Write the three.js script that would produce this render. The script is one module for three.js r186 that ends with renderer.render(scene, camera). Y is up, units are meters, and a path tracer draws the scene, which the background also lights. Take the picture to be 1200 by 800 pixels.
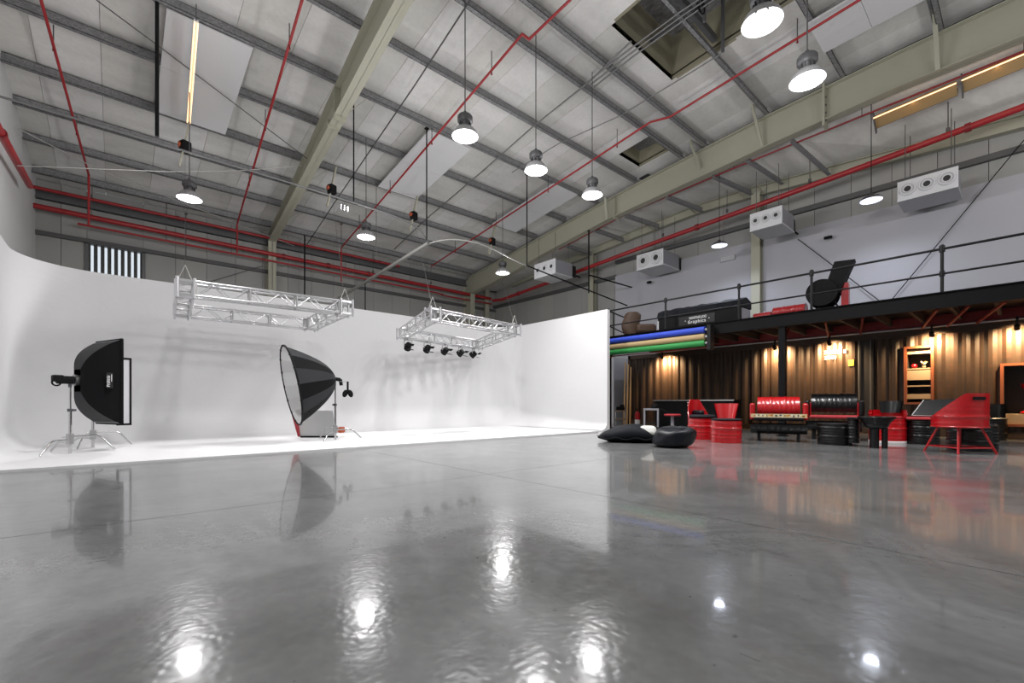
import * as THREE from 'three';
import { mergeGeometries, toCreasedNormals } from 'three/addons/utils/BufferGeometryUtils.js';
import { RoundedBoxGeometry } from 'three/addons/geometries/RoundedBoxGeometry.js';
import { RectAreaLightUniformsLib } from 'three/addons/lights/RectAreaLightUniformsLib.js';
RectAreaLightUniformsLib.init();

// ---------------------------------------------------------------- camera, light, exposure
const W = 1200, H = 800, F = 530, CY = 472, YAW = 41.2 * Math.PI / 180, EYE = 0.8;
const scene = new THREE.Scene();
const camera = new THREE.PerspectiveCamera(2 * Math.atan(400 / F) * 180 / Math.PI, W / H, 0.05, 100);
camera.position.set(0, EYE, 0);
camera.rotation.set(0, -YAW, 0);
camera.setViewOffset(W, H, 0, 400 - CY, W, H);
const renderer = new THREE.WebGLRenderer({ antialias: true });
renderer.toneMapping = THREE.LinearToneMapping;
renderer.toneMappingExposure = 0.0705;
renderer.shadowMap.enabled = true;
scene.background = new THREE.Color(0.80, 0.88, 0.95);
scene.backgroundIntensity = 14;
const BAY = 330, BAYCOLOR = new THREE.Color(1.0, 0.985, 0.985);        // high-bay lamps, candela
const DISC = 420, DISCCOLOR = new THREE.Color(0.80, 0.86, 1.0);       // flat LED pendants
const WARM = 480, WARMCOLOR = new THREE.Color(1.0, 0.68, 0.36);        // halogen wall washers on the container

// ---------------------------------------------------------------- photograph pixel -> place
const fw = new THREE.Vector3(Math.sin(YAW), 0, -Math.cos(YAW)), rt = new THREE.Vector3(Math.cos(YAW), 0, Math.sin(YAW));
const V = (x, y, z) => new THREE.Vector3(x, y, z);
const ray = (x, y) => fw.clone().addScaledVector(rt, (x - 600) / F).add(V(0, -(y - CY) / F, 0));
const eye = V(0, EYE, 0);
const onX = (x, y, X) => { const d = ray(x, y); return eye.clone().addScaledVector(d, X / d.x); };
const onZ = (x, y, Z) => { const d = ray(x, y); return eye.clone().addScaledVector(d, Z / d.z); };
const onY = (x, y, Y = 0) => { const d = ray(x, y); return eye.clone().addScaledVector(d, (Y - EYE) / d.y); };
const atDepth = (x, y, D) => eye.clone().addScaledVector(ray(x, y), D);
const depthOf = p => p.clone().sub(eye).dot(fw);
const facing = x => { const d = ray(x, CY); return Math.atan2(-d.x, -d.z); };    // turn so that local +z looks at the viewer

// roof line (top of the rafters = underside of the purlins) along z
const lerpTable = (t, z) => { if (z <= t[0][0]) return t[0][1]; for (let i = 1; i < t.length; i++) if (z <= t[i][0]) { const k = (z - t[i - 1][0]) / (t[i][0] - t[i - 1][0]); return t[i - 1][1] + k * (t[i][1] - t[i - 1][1]); } return t[t.length - 1][1]; };
const ROOF = [[-21.6, 7.95], [-17.3, 8.45], [-13.4, 8.93], [-9.84, 9.33], [-5.3, 9.72], [-2.2, 9.87], [1, 9.95], [6.2, 9.7]];
const roofY = z => lerpTable(ROOF, z);
const onRoof = (x, y, off = 0) => { const d = ray(x, y); let a = 0.5, b = 60; for (let i = 0; i < 60; i++) { const t = (a + b) / 2; if (EYE + d.y * t > roofY(d.z * t) - off) b = t; else a = t; } return eye.clone().addScaledVector(d, a); };

// ---------------------------------------------------------------- random, textures
let seed = 12345;
const rnd = () => { seed = (seed * 1664525 + 1013904223) >>> 0; return seed / 4294967296; };
const rr = (a, b) => a + (b - a) * rnd();
function valueNoise(n, per) { // tileable lattice noise
  const g = new Float32Array(per * per); for (let i = 0; i < g.length; i++) g[i] = rnd();
  return (u, v) => { const x = u * per, y = v * per, xi = Math.floor(x), yi = Math.floor(y); let fx = x - xi, fy = y - yi; fx = fx * fx * (3 - 2 * fx); fy = fy * fy * (3 - 2 * fy); const m = q => ((q % per) + per) % per; const A = g[m(yi) * per + m(xi)], B = g[m(yi) * per + m(xi + 1)], C = g[m(yi + 1) * per + m(xi)], D = g[m(yi + 1) * per + m(xi + 1)]; return (A + (B - A) * fx) * (1 - fy) + (C + (D - C) * fx) * fy; };
}
function tex(size, fn, srgb, rx = 1, ry = rx) { // fn(u,v) -> [r,g,b] 0..1
  const d = new Uint8Array(size * size * 4);
  for (let j = 0; j < size; j++) for (let i = 0; i < size; i++) { const c = fn(i / size, j / size), o = (j * size + i) * 4; for (let k = 0; k < 3; k++) d[o + k] = Math.max(0, Math.min(255, Math.round((c.length ? c[k] : c) * 255))); d[o + 3] = 255; }
  const t = new THREE.DataTexture(d, size, size); t.wrapS = t.wrapT = THREE.RepeatWrapping; t.magFilter = THREE.LinearFilter; t.minFilter = THREE.LinearMipmapLinearFilter; t.generateMipmaps = true; t.repeat.set(rx, ry);
  if (srgb) t.colorSpace = THREE.SRGBColorSpace; t.needsUpdate = true; return t;
}
const n4 = valueNoise(0, 4), n8 = valueNoise(0, 8), n16 = valueNoise(0, 16), n32 = valueNoise(0, 32), n64 = valueNoise(0, 64), n128 = valueNoise(0, 128), n200 = valueNoise(0, 220);
const fbm = (u, v) => .4 * n4(u, v) + .25 * n8(u, v) + .16 * n16(u, v) + .1 * n32(u, v) + .06 * n64(u, v) + .03 * n128(u, v);
const floorMap = tex(1024, (u, v) => { const s = u + .05 * n8(u, v), q = v + .07 * n4(v, u); const sw = fbm(s, q); let c = .46 + (sw - .5) * .20 + (n64(u + .3 * n8(u, v), v * .5) - .5) * .05 + (n200(u, v) - .5) * .03; if (n200(v, u) > .965 && n32(u, v) > .55) c -= .10; return [c * .99, c * 1.0, c * 1.0]; }, true, 1 / 7);
const floorRough = tex(512, (u, v) => { const c = .12 + .10 * n16(u + .1 * n4(u, v), v) + .05 * n128(u, v); return [c, c, c]; }, false, 1 / 5);
const floorBump = tex(1024, (u, v) => .45 * n16(u, v) + .3 * n64(u, v) + .25 * n200(u, v), false, 1 / 4);
const plasterBump = tex(512, (u, v) => .5 * n32(u, v) + .3 * n128(u, v) + .2 * n200(u, v), false, 1 / 2);
const sheetMap = tex(512, (u, v) => { const c = .895 + (n4(u, v) - .5) * .07 + (n16(u, v * .2) - .5) * .06 + (n64(u, v) - .5) * .03; return [c, c * .995, c * .985]; }, true, 1 / 4);
const galvMap = tex(256, (u, v) => { const c = .53 + (n32(u, v) - .5) * .14 + (n64(u, v) - .5) * .12; return [c, c, c * 1.01]; }, true, 1);
const rustMap = tex(512, (u, v) => { const s = fbm(u, v), r = Math.max(0, n32(u, v) * .7 + n128(u, v) * .5 - .78); return [.225 + .11 * (s - .5) + .2 * r, .165 + .075 * (s - .5) + .04 * r, .12 + .05 * (s - .5)]; }, true, 1 / 2);
const clothBump = tex(256, (u, v) => .5 + .25 * Math.sin(u * 6.2832 * 40) * Math.sin(v * 6.2832 * 40) + .2 * n32(u, v), false, 2);
function canvasTex(w, h, draw) { const c = document.createElement('canvas'); c.width = w; c.height = h; const g = c.getContext('2d'); draw(g, w, h); const t = new THREE.CanvasTexture(c); t.colorSpace = THREE.SRGBColorSpace; return t; }

const matte = (r, g, b, rough = .7, extra = {}) => { const m = new THREE.MeshPhysicalMaterial({ roughness: rough, specularIntensity: .2, ...extra }); m.color.setRGB(r, g, b); return m; };
const std = (r, g, b, rough = .6, metal = 0, extra = {}) => { const m = new THREE.MeshStandardMaterial({ roughness: rough, metalness: metal, ...extra }); m.color.setRGB(r, g, b); return m; };
const M = {
  floor: new THREE.MeshPhysicalMaterial({ map: floorMap, roughness: 1, roughnessMap: floorRough, bumpMap: floorBump, bumpScale: .0017, clearcoat: .5, clearcoatRoughness: .05 }),
  joint: std(.10, .10, .095, .8),
  cyc: std(.79, .79, .80, .55, 0, { bumpMap: plasterBump, bumpScale: .002 }),
  plaster: std(.60, .60, .60, .8, 0, { bumpMap: plasterBump, bumpScale: .006 }),
  lining: std(.42, .42, .455, .75, 0, { bumpMap: plasterBump, bumpScale: .003 }),
  panel: std(.33, .33, .315, .6), panelB: std(.345, .342, .325, .6), panelC: std(.315, .315, .305, .6),
  sheet: new THREE.MeshStandardMaterial({ map: sheetMap, roughness: .75 }), sheetB: new THREE.MeshStandardMaterial({ map: sheetMap, roughness: .75, color: 0xf3f3f0 }),
  board: std(.70, .70, .71, .7, 0, { bumpMap: plasterBump, bumpScale: .002 }),
  galv: new THREE.MeshStandardMaterial({ map: galvMap, roughness: .5, metalness: .3 }),
  galvDark: std(.13, .13, .135, .55, .4), girt: std(.10, .10, .10, .6, .2),
  olive: std(.385, .38, .30, .55), well: std(.30, .28, .20, .7),
  redPipe: std(.33, .018, .022, .4), redDark: std(.22, .014, .018, .45),
  black: matte(.010, .010, .011, .6), blackMetal: matte(.012, .012, .013, .45, { specularIntensity: .5 }), blackSoft: matte(.010, .010, .011, .8), rubber: std(.012, .012, .014, .5),
  cable: std(.10, .10, .10, .6, .3), cablePale: std(.42, .42, .40, .5, .4), conduit: std(.2, .2, .2, .5, .4),
  white: std(.8, .8, .8, .5), whiteUnit: std(.62, .62, .64, .45), unitGrey: std(.30, .30, .33, .5), vent: std(.02, .02, .02, .6),
  alu: std(.78, .78, .80, .28, .9), chrome: std(.75, .75, .76, .15, 1), steel: std(.5, .5, .5, .35, .9), spigot: std(.10, .10, .11, .5, .3),
  lampGrey: std(.10, .10, .105, .5, .5), dome: std(.34, .34, .35, .3, .3, { side: THREE.DoubleSide }),
  glow: new THREE.MeshStandardMaterial({ color: 0xffffff, emissive: 0xfffaf4, emissiveIntensity: 22 }),
  glowBlue: new THREE.MeshStandardMaterial({ color: 0xffffff, emissive: 0xdfe6ff, emissiveIntensity: 40 }),
  glowWarm: new THREE.MeshStandardMaterial({ color: 0xffffff, emissive: 0xffc078, emissiveIntensity: 30 }),
  gold: std(.45, .31, .15, .45, .35), yellowTag: std(.75, .50, .06, .5),
  redPaint: new THREE.MeshPhysicalMaterial({ color: 0xb00a14, roughness: .32, clearcoat: .6, clearcoatRoughness: .15 }),
  blackPaint: new THREE.MeshPhysicalMaterial({ color: 0x0a0b0d, roughness: .32, specularIntensity: .6, clearcoat: .35, clearcoatRoughness: .2 }),
  cushionRed: std(.42, .03, .04, .7), cushionDark: matte(.02, .02, .024, .6), leather: matte(.006, .007, .011, .42, { specularIntensity: .5 }), nylon: matte(.008, .009, .012, .6, { bumpMap: clothBump, bumpScale: .001 }), pillow: std(.72, .72, .68, .85),
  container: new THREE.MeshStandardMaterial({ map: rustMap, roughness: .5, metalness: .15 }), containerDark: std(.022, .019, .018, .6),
  deckBlack: matte(.008, .008, .009, .6), joistRed: std(.22, .016, .016, .5), underDeck: std(.045, .035, .03, .7),
  blue: std(.02, .06, .50, .65), tan: std(.42, .30, .15, .7), green: std(.02, .24, .05, .65),
  woodFrame: std(.20, .055, .02, .5), shelfWood: std(.30, .22, .14, .6), brown: std(.075, .042, .026, .6), wood: std(.45, .28, .13, .6),
  softbox: matte(.006, .006, .007, .7, { bumpMap: clothBump, bumpScale: .0015 }), softboxGrey: matte(.030, .030, .033, .6, { bumpMap: clothBump, bumpScale: .0015 }), silver: std(.82, .82, .82, .3, .75, { side: THREE.DoubleSide }), diffuser: std(.75, .75, .78, .8), orange: std(.40, .07, .02, .6), redTrim: std(.30, .02, .03, .6),
  glassDark: std(.02, .02, .025, .12), glass: new THREE.MeshPhysicalMaterial({ color: 0xffffff, transmission: 1, thickness: 0, roughness: .05 }), louvre: std(.05, .05, .05, .6),
};

// ---------------------------------------------------------------- geometry helpers
const clean = g => { g = g.index ? g.toNonIndexed() : g; for (const k of Object.keys(g.attributes)) if (!['position', 'normal', 'uv'].includes(k)) g.deleteAttribute(k); if (!g.attributes.uv) g.setAttribute('uv', new THREE.Float32BufferAttribute(new Float32Array(g.attributes.position.count * 2), 2)); return g; };
const merge = a => Array.isArray(a) ? (a.length > 1 ? mergeGeometries(a.map(clean)) : clean(a[0])) : clean(a);
const box = (x0, x1, y0, y1, z0, z1) => { const g = new THREE.BoxGeometry(Math.abs(x1 - x0), Math.abs(y1 - y0), Math.abs(z1 - z0)); g.translate((x0 + x1) / 2, (y0 + y1) / 2, (z0 + z1) / 2); return g; };
const rbox = (w, h, d, r = .01, x = 0, y = 0, z = 0) => { const g = new RoundedBoxGeometry(w, h, d, 2, r); g.translate(x, y, z); return g; };
const up = V(0, 1, 0);
function bar(p, q, w, h = w) { // rectangular bar from p to q; w sideways, h up
  const d = q.clone().sub(p), L = d.length(), g = new THREE.BoxGeometry(w, h, L), m = new THREE.Matrix4(), zz = d.normalize(); let xx = new THREE.Vector3().crossVectors(Math.abs(zz.y) > .97 ? V(1, 0, 0) : up, zz).normalize(); const yy = new THREE.Vector3().crossVectors(zz, xx);
  m.makeBasis(xx, yy, zz); m.setPosition(p.clone().add(q).multiplyScalar(.5)); g.applyMatrix4(m); return g;
}
function rod(p, q, r, n = 8, r2 = r) { const d = q.clone().sub(p), L = d.length(), g = new THREE.CylinderGeometry(r2, r, L, n); g.applyQuaternion(new THREE.Quaternion().setFromUnitVectors(up, d.normalize())); g.translate((p.x + q.x) / 2, (p.y + q.y) / 2, (p.z + q.z) / 2); return g; }
function tube(pts, r, n = 8, seg = 0, tension) { const c = tension === 0 ? new THREE.CurvePath() : new THREE.CatmullRomCurve3(pts, false, 'centripetal'); return new THREE.TubeGeometry(c, seg || pts.length * 8, r, n, false); }
const lathe = (pts, n = 28) => new THREE.LatheGeometry(pts.map(p => new THREE.Vector2(p[0], p[1])), n);
function loft(secs, caps = true, closed = true) { // secs: arrays of Vector3 rings
  const pos = [], n = secs[0].length, m = closed ? n : n - 1, uv = [];
  const tri = (a, b, c) => { for (const p of [a, b, c]) { pos.push(p.x, p.y, p.z); uv.push(p.z + p.y, p.x + p.y); } };
  for (let i = 0; i + 1 < secs.length; i++) for (let j = 0; j < m; j++) { const a = secs[i][j], b = secs[i][(j + 1) % n], c = secs[i + 1][(j + 1) % n], d = secs[i + 1][j]; tri(a, b, c); tri(a, c, d); }
  if (caps && closed) for (const [s, f] of [[secs[0], 1], [secs[secs.length - 1], 0]]) for (let j = 1; j + 1 < n; j++) f ? tri(s[0], s[j + 1], s[j]) : tri(s[0], s[j], s[j + 1]);
  const g = new THREE.BufferGeometry(); g.setAttribute('position', new THREE.Float32BufferAttribute(pos, 3)); g.setAttribute('uv', new THREE.Float32BufferAttribute(uv, 2)); g.computeVertexNormals(); return g;
}
const smooth = (g, a = .7) => toCreasedNormals(g, a);
const planUV = (g, f = p => [p.x, p.z]) => { const p = g.attributes.position, u = g.attributes.uv; for (let i = 0; i < p.count; i++) { const q = f({ x: p.getX(i), y: p.getY(i), z: p.getZ(i) }); u.setXY(i, q[0], q[1]); } return g; };
const xf = (g, x = 0, y = 0, z = 0, ry = 0, rx = 0, rz = 0) => { const m = new THREE.Matrix4().makeRotationFromEuler(new THREE.Euler(rx, ry, rz, 'YXZ')); m.setPosition(x, y, z); g = g.clone(); g.applyMatrix4(m); return g; };

// ---------------------------------------------------------------- object helpers
const used = {};
const numbered = n => { if (!(n in used)) { used[n] = 0; return n; } used[n]++; return n + '_' + String(used[n]).padStart(3, '0'); };
const origin = new WeakMap();
const shade = o => { o.castShadow = true; o.receiveShadow = true; return o; };
function thing(name, label, category, at = V(0, 0, 0), turn = 0, group, worldParts = false) {
  const o = new THREE.Group(); o.name = numbered(name); o.position.copy(at); o.rotation.y = turn; o.userData = { label, category }; if (group) o.userData.group = group;
  scene.add(o); origin.set(o, worldParts ? at.clone() : V(0, 0, 0)); return o;
}
const wthing = (name, label, category, at, group) => thing(name, label, category, at, 0, group, true);
function part(t, name, geo, mat, label) { const g = merge(geo), o = origin.get(t); if (o.lengthSq()) g.translate(-o.x, -o.y, -o.z); const m = shade(new THREE.Mesh(g, mat)); m.name = name; if (label) m.userData.label = label; t.add(m); origin.set(m, o); return m; }
function solo(name, geo, mat, label, category, group) { // one-mesh thing, pivot at base centre
  const g = merge(geo); g.computeBoundingBox(); const b = g.boundingBox, c = V((b.min.x + b.max.x) / 2, b.min.y, (b.min.z + b.max.z) / 2); g.translate(-c.x, -c.y, -c.z);
  const m = shade(new THREE.Mesh(g, mat)); m.name = numbered(name); m.position.copy(c); m.userData = { label, category }; if (group) m.userData.group = group; scene.add(m); return m;
}
function struct(name, geo, mat, label, category) { const t = geo ? shade(new THREE.Mesh(merge(geo), mat)) : new THREE.Group(); t.name = name; t.userData = { kind: 'structure', label, category }; scene.add(t); origin.set(t, V(0, 0, 0)); return t; }
function dup(root, at, turn, label) { const r = root.clone(); r.name = numbered(root.name.replace(/_\d{3}$/, '')); r.userData = { ...root.userData, ...(label ? { label } : {}) }; r.position.copy(at); r.rotation.y = turn; scene.add(r); return r; }

// ================================================================ SETTING
const XW = 17.5, ZB = -21.6, XLW = -2.0, ZR = 6;
{ // floor: four slabs with saw-cut joints
  const f = struct('floor', null, null, 'grey glossy epoxy coated concrete floor', 'floor');
  const xs = [XLW - .2, 3.15, XW + .2], zs = [ZB - .2, -4.0, ZR + .2], g = .004;
  for (let i = 0; i < 2; i++) for (let j = 0; j < 2; j++) part(f, 'slab', planUV(clean(box(xs[i] + g, xs[i + 1] - g, -.12, 0, zs[j] + g, zs[j + 1] - g))), M.floor);
  part(f, 'joint_filler', box(xs[0], xs[2], -.13, -.012, zs[0], zs[2]), M.joint);
}
{ // back wall of upright sandwich panels
  const w = struct('wall_back', null, null, 'grey metal panel back wall above the white cyclorama', 'wall');
  const xs = [-2.2, -1.4, -.76, .76]; for (let x = 1.72; x < 17; x += 1.0) xs.push(x); xs.push(XW + .2);
  const ms = [M.panel, M.panelB, M.panelC];
  for (let i = 0; i + 1 < xs.length; i++) {
    const a = xs[i] + .006, b = xs[i + 1] - .006, m = ms[i % 3];
    if (i === 2) { part(w, 'panel', box(a, b, 0, 5.25, ZB - .12, ZB), m); part(w, 'panel', box(a, b, 6.42, 8.2, ZB - .12, ZB), m); } else part(w, 'panel', box(a, b, 0, 8.2, ZB - .12, ZB), m);
  }
  part(w, 'backing', [box(-2.2, -.76, 0, 8.2, ZB - .2, ZB - .1), box(.76, XW + .2, 0, 8.2, ZB - .2, ZB - .1)], M.girt);
}
{ // slatted window high on the back wall
  const w = struct('window_1', null, null, 'window with upright slats letting in daylight', 'window');
  part(w, 'window_frame', [box(-.82, .82, 6.34, 6.46, ZB - .14, ZB + .06), box(-.82, -.72, 5.25, 6.46, ZB - .14, ZB + .06), box(.72, .82, 5.25, 6.46, ZB - .14, ZB + .06), box(-.82, .82, 5.2, 5.3, ZB - .14, ZB + .06)], M.galvDark);
  part(w, 'pane', box(-.74, .74, 5.28, 6.36, ZB - .12, ZB - .114), M.glass);
  for (let i = 0; i < 9; i++) { const x = -.72 + i * .18; part(w, 'slat', box(x - .052, x + .052, 5.28, 6.36, ZB - .05, ZB - .03), M.louvre); }
}
{ // right wall: panels above, white lining below
  const w = struct('wall_right', null, null, 'grey panel wall with white lining behind the mezzanine', 'wall');
  let i = 0; for (let z = ZB - .1; z < ZR; z += 1.0, i++) { const z1 = Math.min(z + 1, ZR + .1); part(w, 'panel', box(XW, XW + .12, 0, 9.9, z + .006, z1 - .006), [M.panel, M.panelB, M.panelC][i % 3]); }
  part(w, 'backing', box(XW + .1, XW + .2, 0, 9.95, ZB - .2, ZR + .2), M.girt);
  part(w, 'white_lining', box(XW - .12, XW, 0, 6.66, -12.6, ZR), M.lining, 'white painted lining boards on the lower wall');
}
struct('wall_left', box(XLW - .2, XLW, 0, 9.95, ZB - .2, ZR + .2), M.plaster, 'white plastered side wall beside the cyclorama', 'wall');
struct('wall_front', box(XLW - .2, XW + .2, 0, 10.2, ZR, ZR + .2), M.panel, 'grey wall facing the cyclorama', 'wall');
struct('trim_1', box(XLW, XW, 6.36, 6.5, ZB, ZB + .12), M.girt, 'dark horizontal girt along the back wall', 'girt');
struct('trim_2', box(XW - .14, XW, 7.22, 7.38, -12.6, ZR), M.girt, 'dark horizontal girt along the right wall', 'girt');
struct('trim_3', box(XW - .14, XW, 6.56, 6.72, ZB, -12.6), M.girt, 'dark girt on the right wall near the back corner', 'girt');
struct('trim_4', [box(XLW, XW, 7.55, 7.95, ZB, ZB + .08), box(XLW, XW, 7.55, 7.6, ZB, ZB + .22)], M.galvDark, 'dark steel eaves channel on top of the back wall', 'eaves channel');

// ---- ceiling: insulated roof sheets, each a strip along the slope; openings for the roof wells
const HATCH = { x0: 8.98, x1: 11.78, z0: -6.62, z1: -3.0 }, HATCH2 = { x0: 13.45, x1: 14.75, z0: -9.6, z1: -8.35 };
{
  const c = struct('ceiling', null, null, 'pale insulated roof sheets above the purlins', 'ceiling');
  const strip = (x0, x1, za, zb, m) => { const st = [za]; for (const [z] of ROOF) if (z > za + .01 && z < zb - .01) st.push(z); st.push(zb); part(c, 'roof_sheet', loft(st.map(z => { const y = roofY(z) + .285; return [V(x0, y, z), V(x1, y, z), V(x1, y + .1, z), V(x0, y + .1, z)]; })), m); };
  const xs = [-2.2, -1.43, -.27, .9, 2.07, 3.24, 4.4, 5.57, 6.74, 7.9, HATCH.x0, 10.4, HATCH.x1, 12.6, HATCH2.x0, HATCH2.x1, 15.6];
  for (let i = 0; i + 1 < xs.length; i++) {
    const a = xs[i] + .004, b = xs[i + 1] - .004, m = i % 2 ? M.sheet : M.sheetB, h = a > HATCH.x0 - .1 && b < HATCH.x1 + .1 ? HATCH : a > HATCH2.x0 - .1 && b < HATCH2.x1 + .1 ? HATCH2 : null;
    if (h) { strip(a, b, ZB - .2, h.z0, m); strip(a, b, h.z1, ZR + .2, m); } else strip(a, b, ZB - .2, ZR + .2, m);
  }
  const cov = ROOF.map(([z, y]) => [V(-2.2, y + .33, z), V(15.6, y + .33, z), V(15.6, y + .36, z), V(-2.2, y + .36, z)]);
  // outer skin, split round the wells
  const skin = (x0, x1, za, zb) => { const st = [za]; for (const [z] of ROOF) if (z > za + .01 && z < zb - .01) st.push(z); st.push(zb); return loft(st.map(z => { const y = roofY(z) + .387; return [V(x0, y, z), V(x1, y, z), V(x1, y + .04, z), V(x0, y + .04, z)]; })); };
  part(c, 'roof_skin', [skin(-2.2, HATCH.x0, ZB - .2, ZR + .2), skin(HATCH.x0, HATCH.x1, ZB - .2, HATCH.z0), skin(HATCH.x0, HATCH.x1, HATCH.z1, ZR + .2), skin(HATCH.x1, HATCH2.x0, ZB - .2, ZR + .2), skin(HATCH2.x0, HATCH2.x1, ZB - .2, HATCH2.z0), skin(HATCH2.x0, HATCH2.x1, HATCH2.z1, ZR + .2), skin(HATCH2.x1, 15.7, ZB - .2, ZR + .2)], M.galvDark);
  // lower sheet of the end bay between the last rafter and the right wall
  const RB = [[-21.8, 7.55], [-15.4, 8.1], [-11.2, 8.45], [-8.6, 8.6], [-6.6, 8.58], [-2.6, 8.32], [0, 8.15], [6.2, 7.9]], RA = [[-21.8, 7.3], [-20.5, 7.4], [-15.4, 8.05], [-11.4, 8.55], [-7, 8.88], [-5.3, 9.02], [-2.25, 9.2], [0, 9.2], [6.2, 9.1]];
  const zz = [-21.8, -20.5, -15.4, -11.3, -8.6, -6.8, -5.3, -2.4, 0, 6.2];
  part(c, 'bay_sheet', loft(zz.map(z => { const a = lerpTable(RA, z), b = lerpTable(RB, z) + .05; return [V(15.36, a, z), V(XW + .1, b, z), V(XW + .1, b + .08, z), V(15.36, a + .08, z)]; })), M.sheetB, 'grey roof sheet of the end bay');
  part(c, 'bay_skin', loft(zz.map(z => { const a = roofY(z) + .3; return [V(15.4, a, z), V(XW + .2, a, z), V(XW + .2, a + .08, z), V(15.4, a + .08, z)]; })), M.galvDark);
  // boards fixed under the purlins
  for (const [x0, x1, za, zb] of [[.8, 2.4, -15.45, -11.9], [7.13, 8.68, -15.5, -11.95], [12.4, 13.8, -15.5, -11.8], [12.3, 13.66, -3.45, -1.5]]) {
    const zm = (za + zb) / 2; for (const [p, q] of [[za, zm - .004], [zm + .004, zb]]) part(c, 'ceiling_board', loft([p, q].map(z => { const y = roofY(z) - .05; return [V(x0, y, z), V(x1, y, z), V(x1, y + .03, z), V(x0, y + .03, z)]; })), M.board, 'white board fixed under the purlins');
  }
  // roof wells
  for (const h of [HATCH, HATCH2]) {
    const y0 = roofY(h.z0) + .275, y1 = roofY(h.z1) + .275, t = y1 + (h === HATCH ? 1.0 : .5), w = .08;
    for (const [xa, xb] of [[h.x0 - w, h.x0], [h.x1, h.x1 + w]]) part(c, 'well_side', loft([h.z0 - w, (h.z0 + h.z1) / 2, h.z1 + w].map(z => { const y = roofY(z) + .287; return [V(xa, y, z), V(xb, y, z), V(xb, t, z), V(xa, t, z)]; })), M.well);
    part(c, 'well_side', box(h.x0, h.x1, y0 + .01, t, h.z0 - w, h.z0), M.well); part(c, 'well_side', box(h.x0, h.x1, y1 + .01, t, h.z1, h.z1 + w), M.well);
    part(c, 'well_lid', box(h.x0 - w, h.x1 + w, t, t + .05, h.z0 - w, h.z1 + w), M.galv);
  }
}
// steelwork inside the big roof well
{ const y = roofY(-5) + .55; const t = wthing('well_frame', 'grey steel bars crossing inside the large roof opening', 'steel frame', V(10.4, y - .4, -4.9));
  part(t, 'bar', bar(V(9.0, y, -5.4), V(11.75, y, -5.4), .12, .16), M.galvDark); part(t, 'bar', bar(V(9.0, y, -4.2), V(11.75, y, -4.2), .12, .16), M.galvDark); part(t, 'bar', bar(V(9.0, y + .1, -3.9), V(11.75, y + .1, -3.9), .1, .14), M.galvDark);
  part(t, 'bar', bar(V(10.7, y + .15, HATCH.z0), V(10.7, y + .15, HATCH.z1), .1, .1), M.galvDark); part(t, 'hanger', bar(V(10.15, y - .75, -4.9), V(10.15, y + .3, -4.9), .06), M.galvDark); part(t, 'hanger', bar(V(11.1, y - .95, -4.9), V(11.1, y + .3, -4.9), .06), M.galvDark);
  const loop = []; for (let i = 0; i <= 20; i++) { const a = i / 20 * Math.PI * 3.4; loop.push(V(9.95 + .16 * Math.cos(a), y - .45 + .16 * Math.sin(a) - i * .006, -4.92 + i * .004)); } part(t, 'coiled_cable', tube(loop, .014, 6, 80), M.black);
}
// ================================================================ STEEL
{ // purlins: cold-rolled Z sections on the rafters
  const zs = [-20.68, -18.81, -17.17, -15.61, -13.71, -11.9, -10.05, -8.15, -7.29, -5.37, -3.43, -1.46, .6, 2.6, 4.6];
  const nth = ['nearest the back wall', 'second out from the back wall', 'third out from the back wall', 'fourth out from the back wall', 'fifth out from the back wall', 'sixth out from the back wall', 'seventh out from the back wall', 'eighth out from the back wall', 'close beside the eighth one', 'crossing the large roof opening', 'next past the large roof opening', 'second past the large roof opening'];
  zs.forEach((z, i) => {
    if (z > 0) return; const y = roofY(z), s = .008;
    const cut = Math.abs(z + 8.15) < .1 ? [[XLW, 15.25]] : [[XLW, 15.25]];
    const zsec = x0 => [V(x0, y, z - .10), V(x0, y, z + .005), V(x0, y + .212, z + .005), V(x0, y + .212, z + .085), V(x0, y + .22, z + .085), V(x0, y + .22, z - .003), V(x0, y + .008, z - .003), V(x0, y + .008, z - .10)];
    const geos = cut.map(([a, b]) => { // non-convex section: build from three boxes
      return merge([box(a, b, y, y + .25, z - .006, z + .006), box(a, b, y, y + .01, z - .006, z + .11), box(a, b, y + .24, y + .25, z - .10, z + .006), box(a, b, y, y + .035, z + .10, z + .11)]); });
    const g = planUV(clean(merge(geos)), p => [p.x, p.y * 2 + p.z]); solo('purlin', g, M.galv, `galvanised steel roof purlin ${nth[i]}`, 'purlin', 'roof purlins');
  });
}
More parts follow.
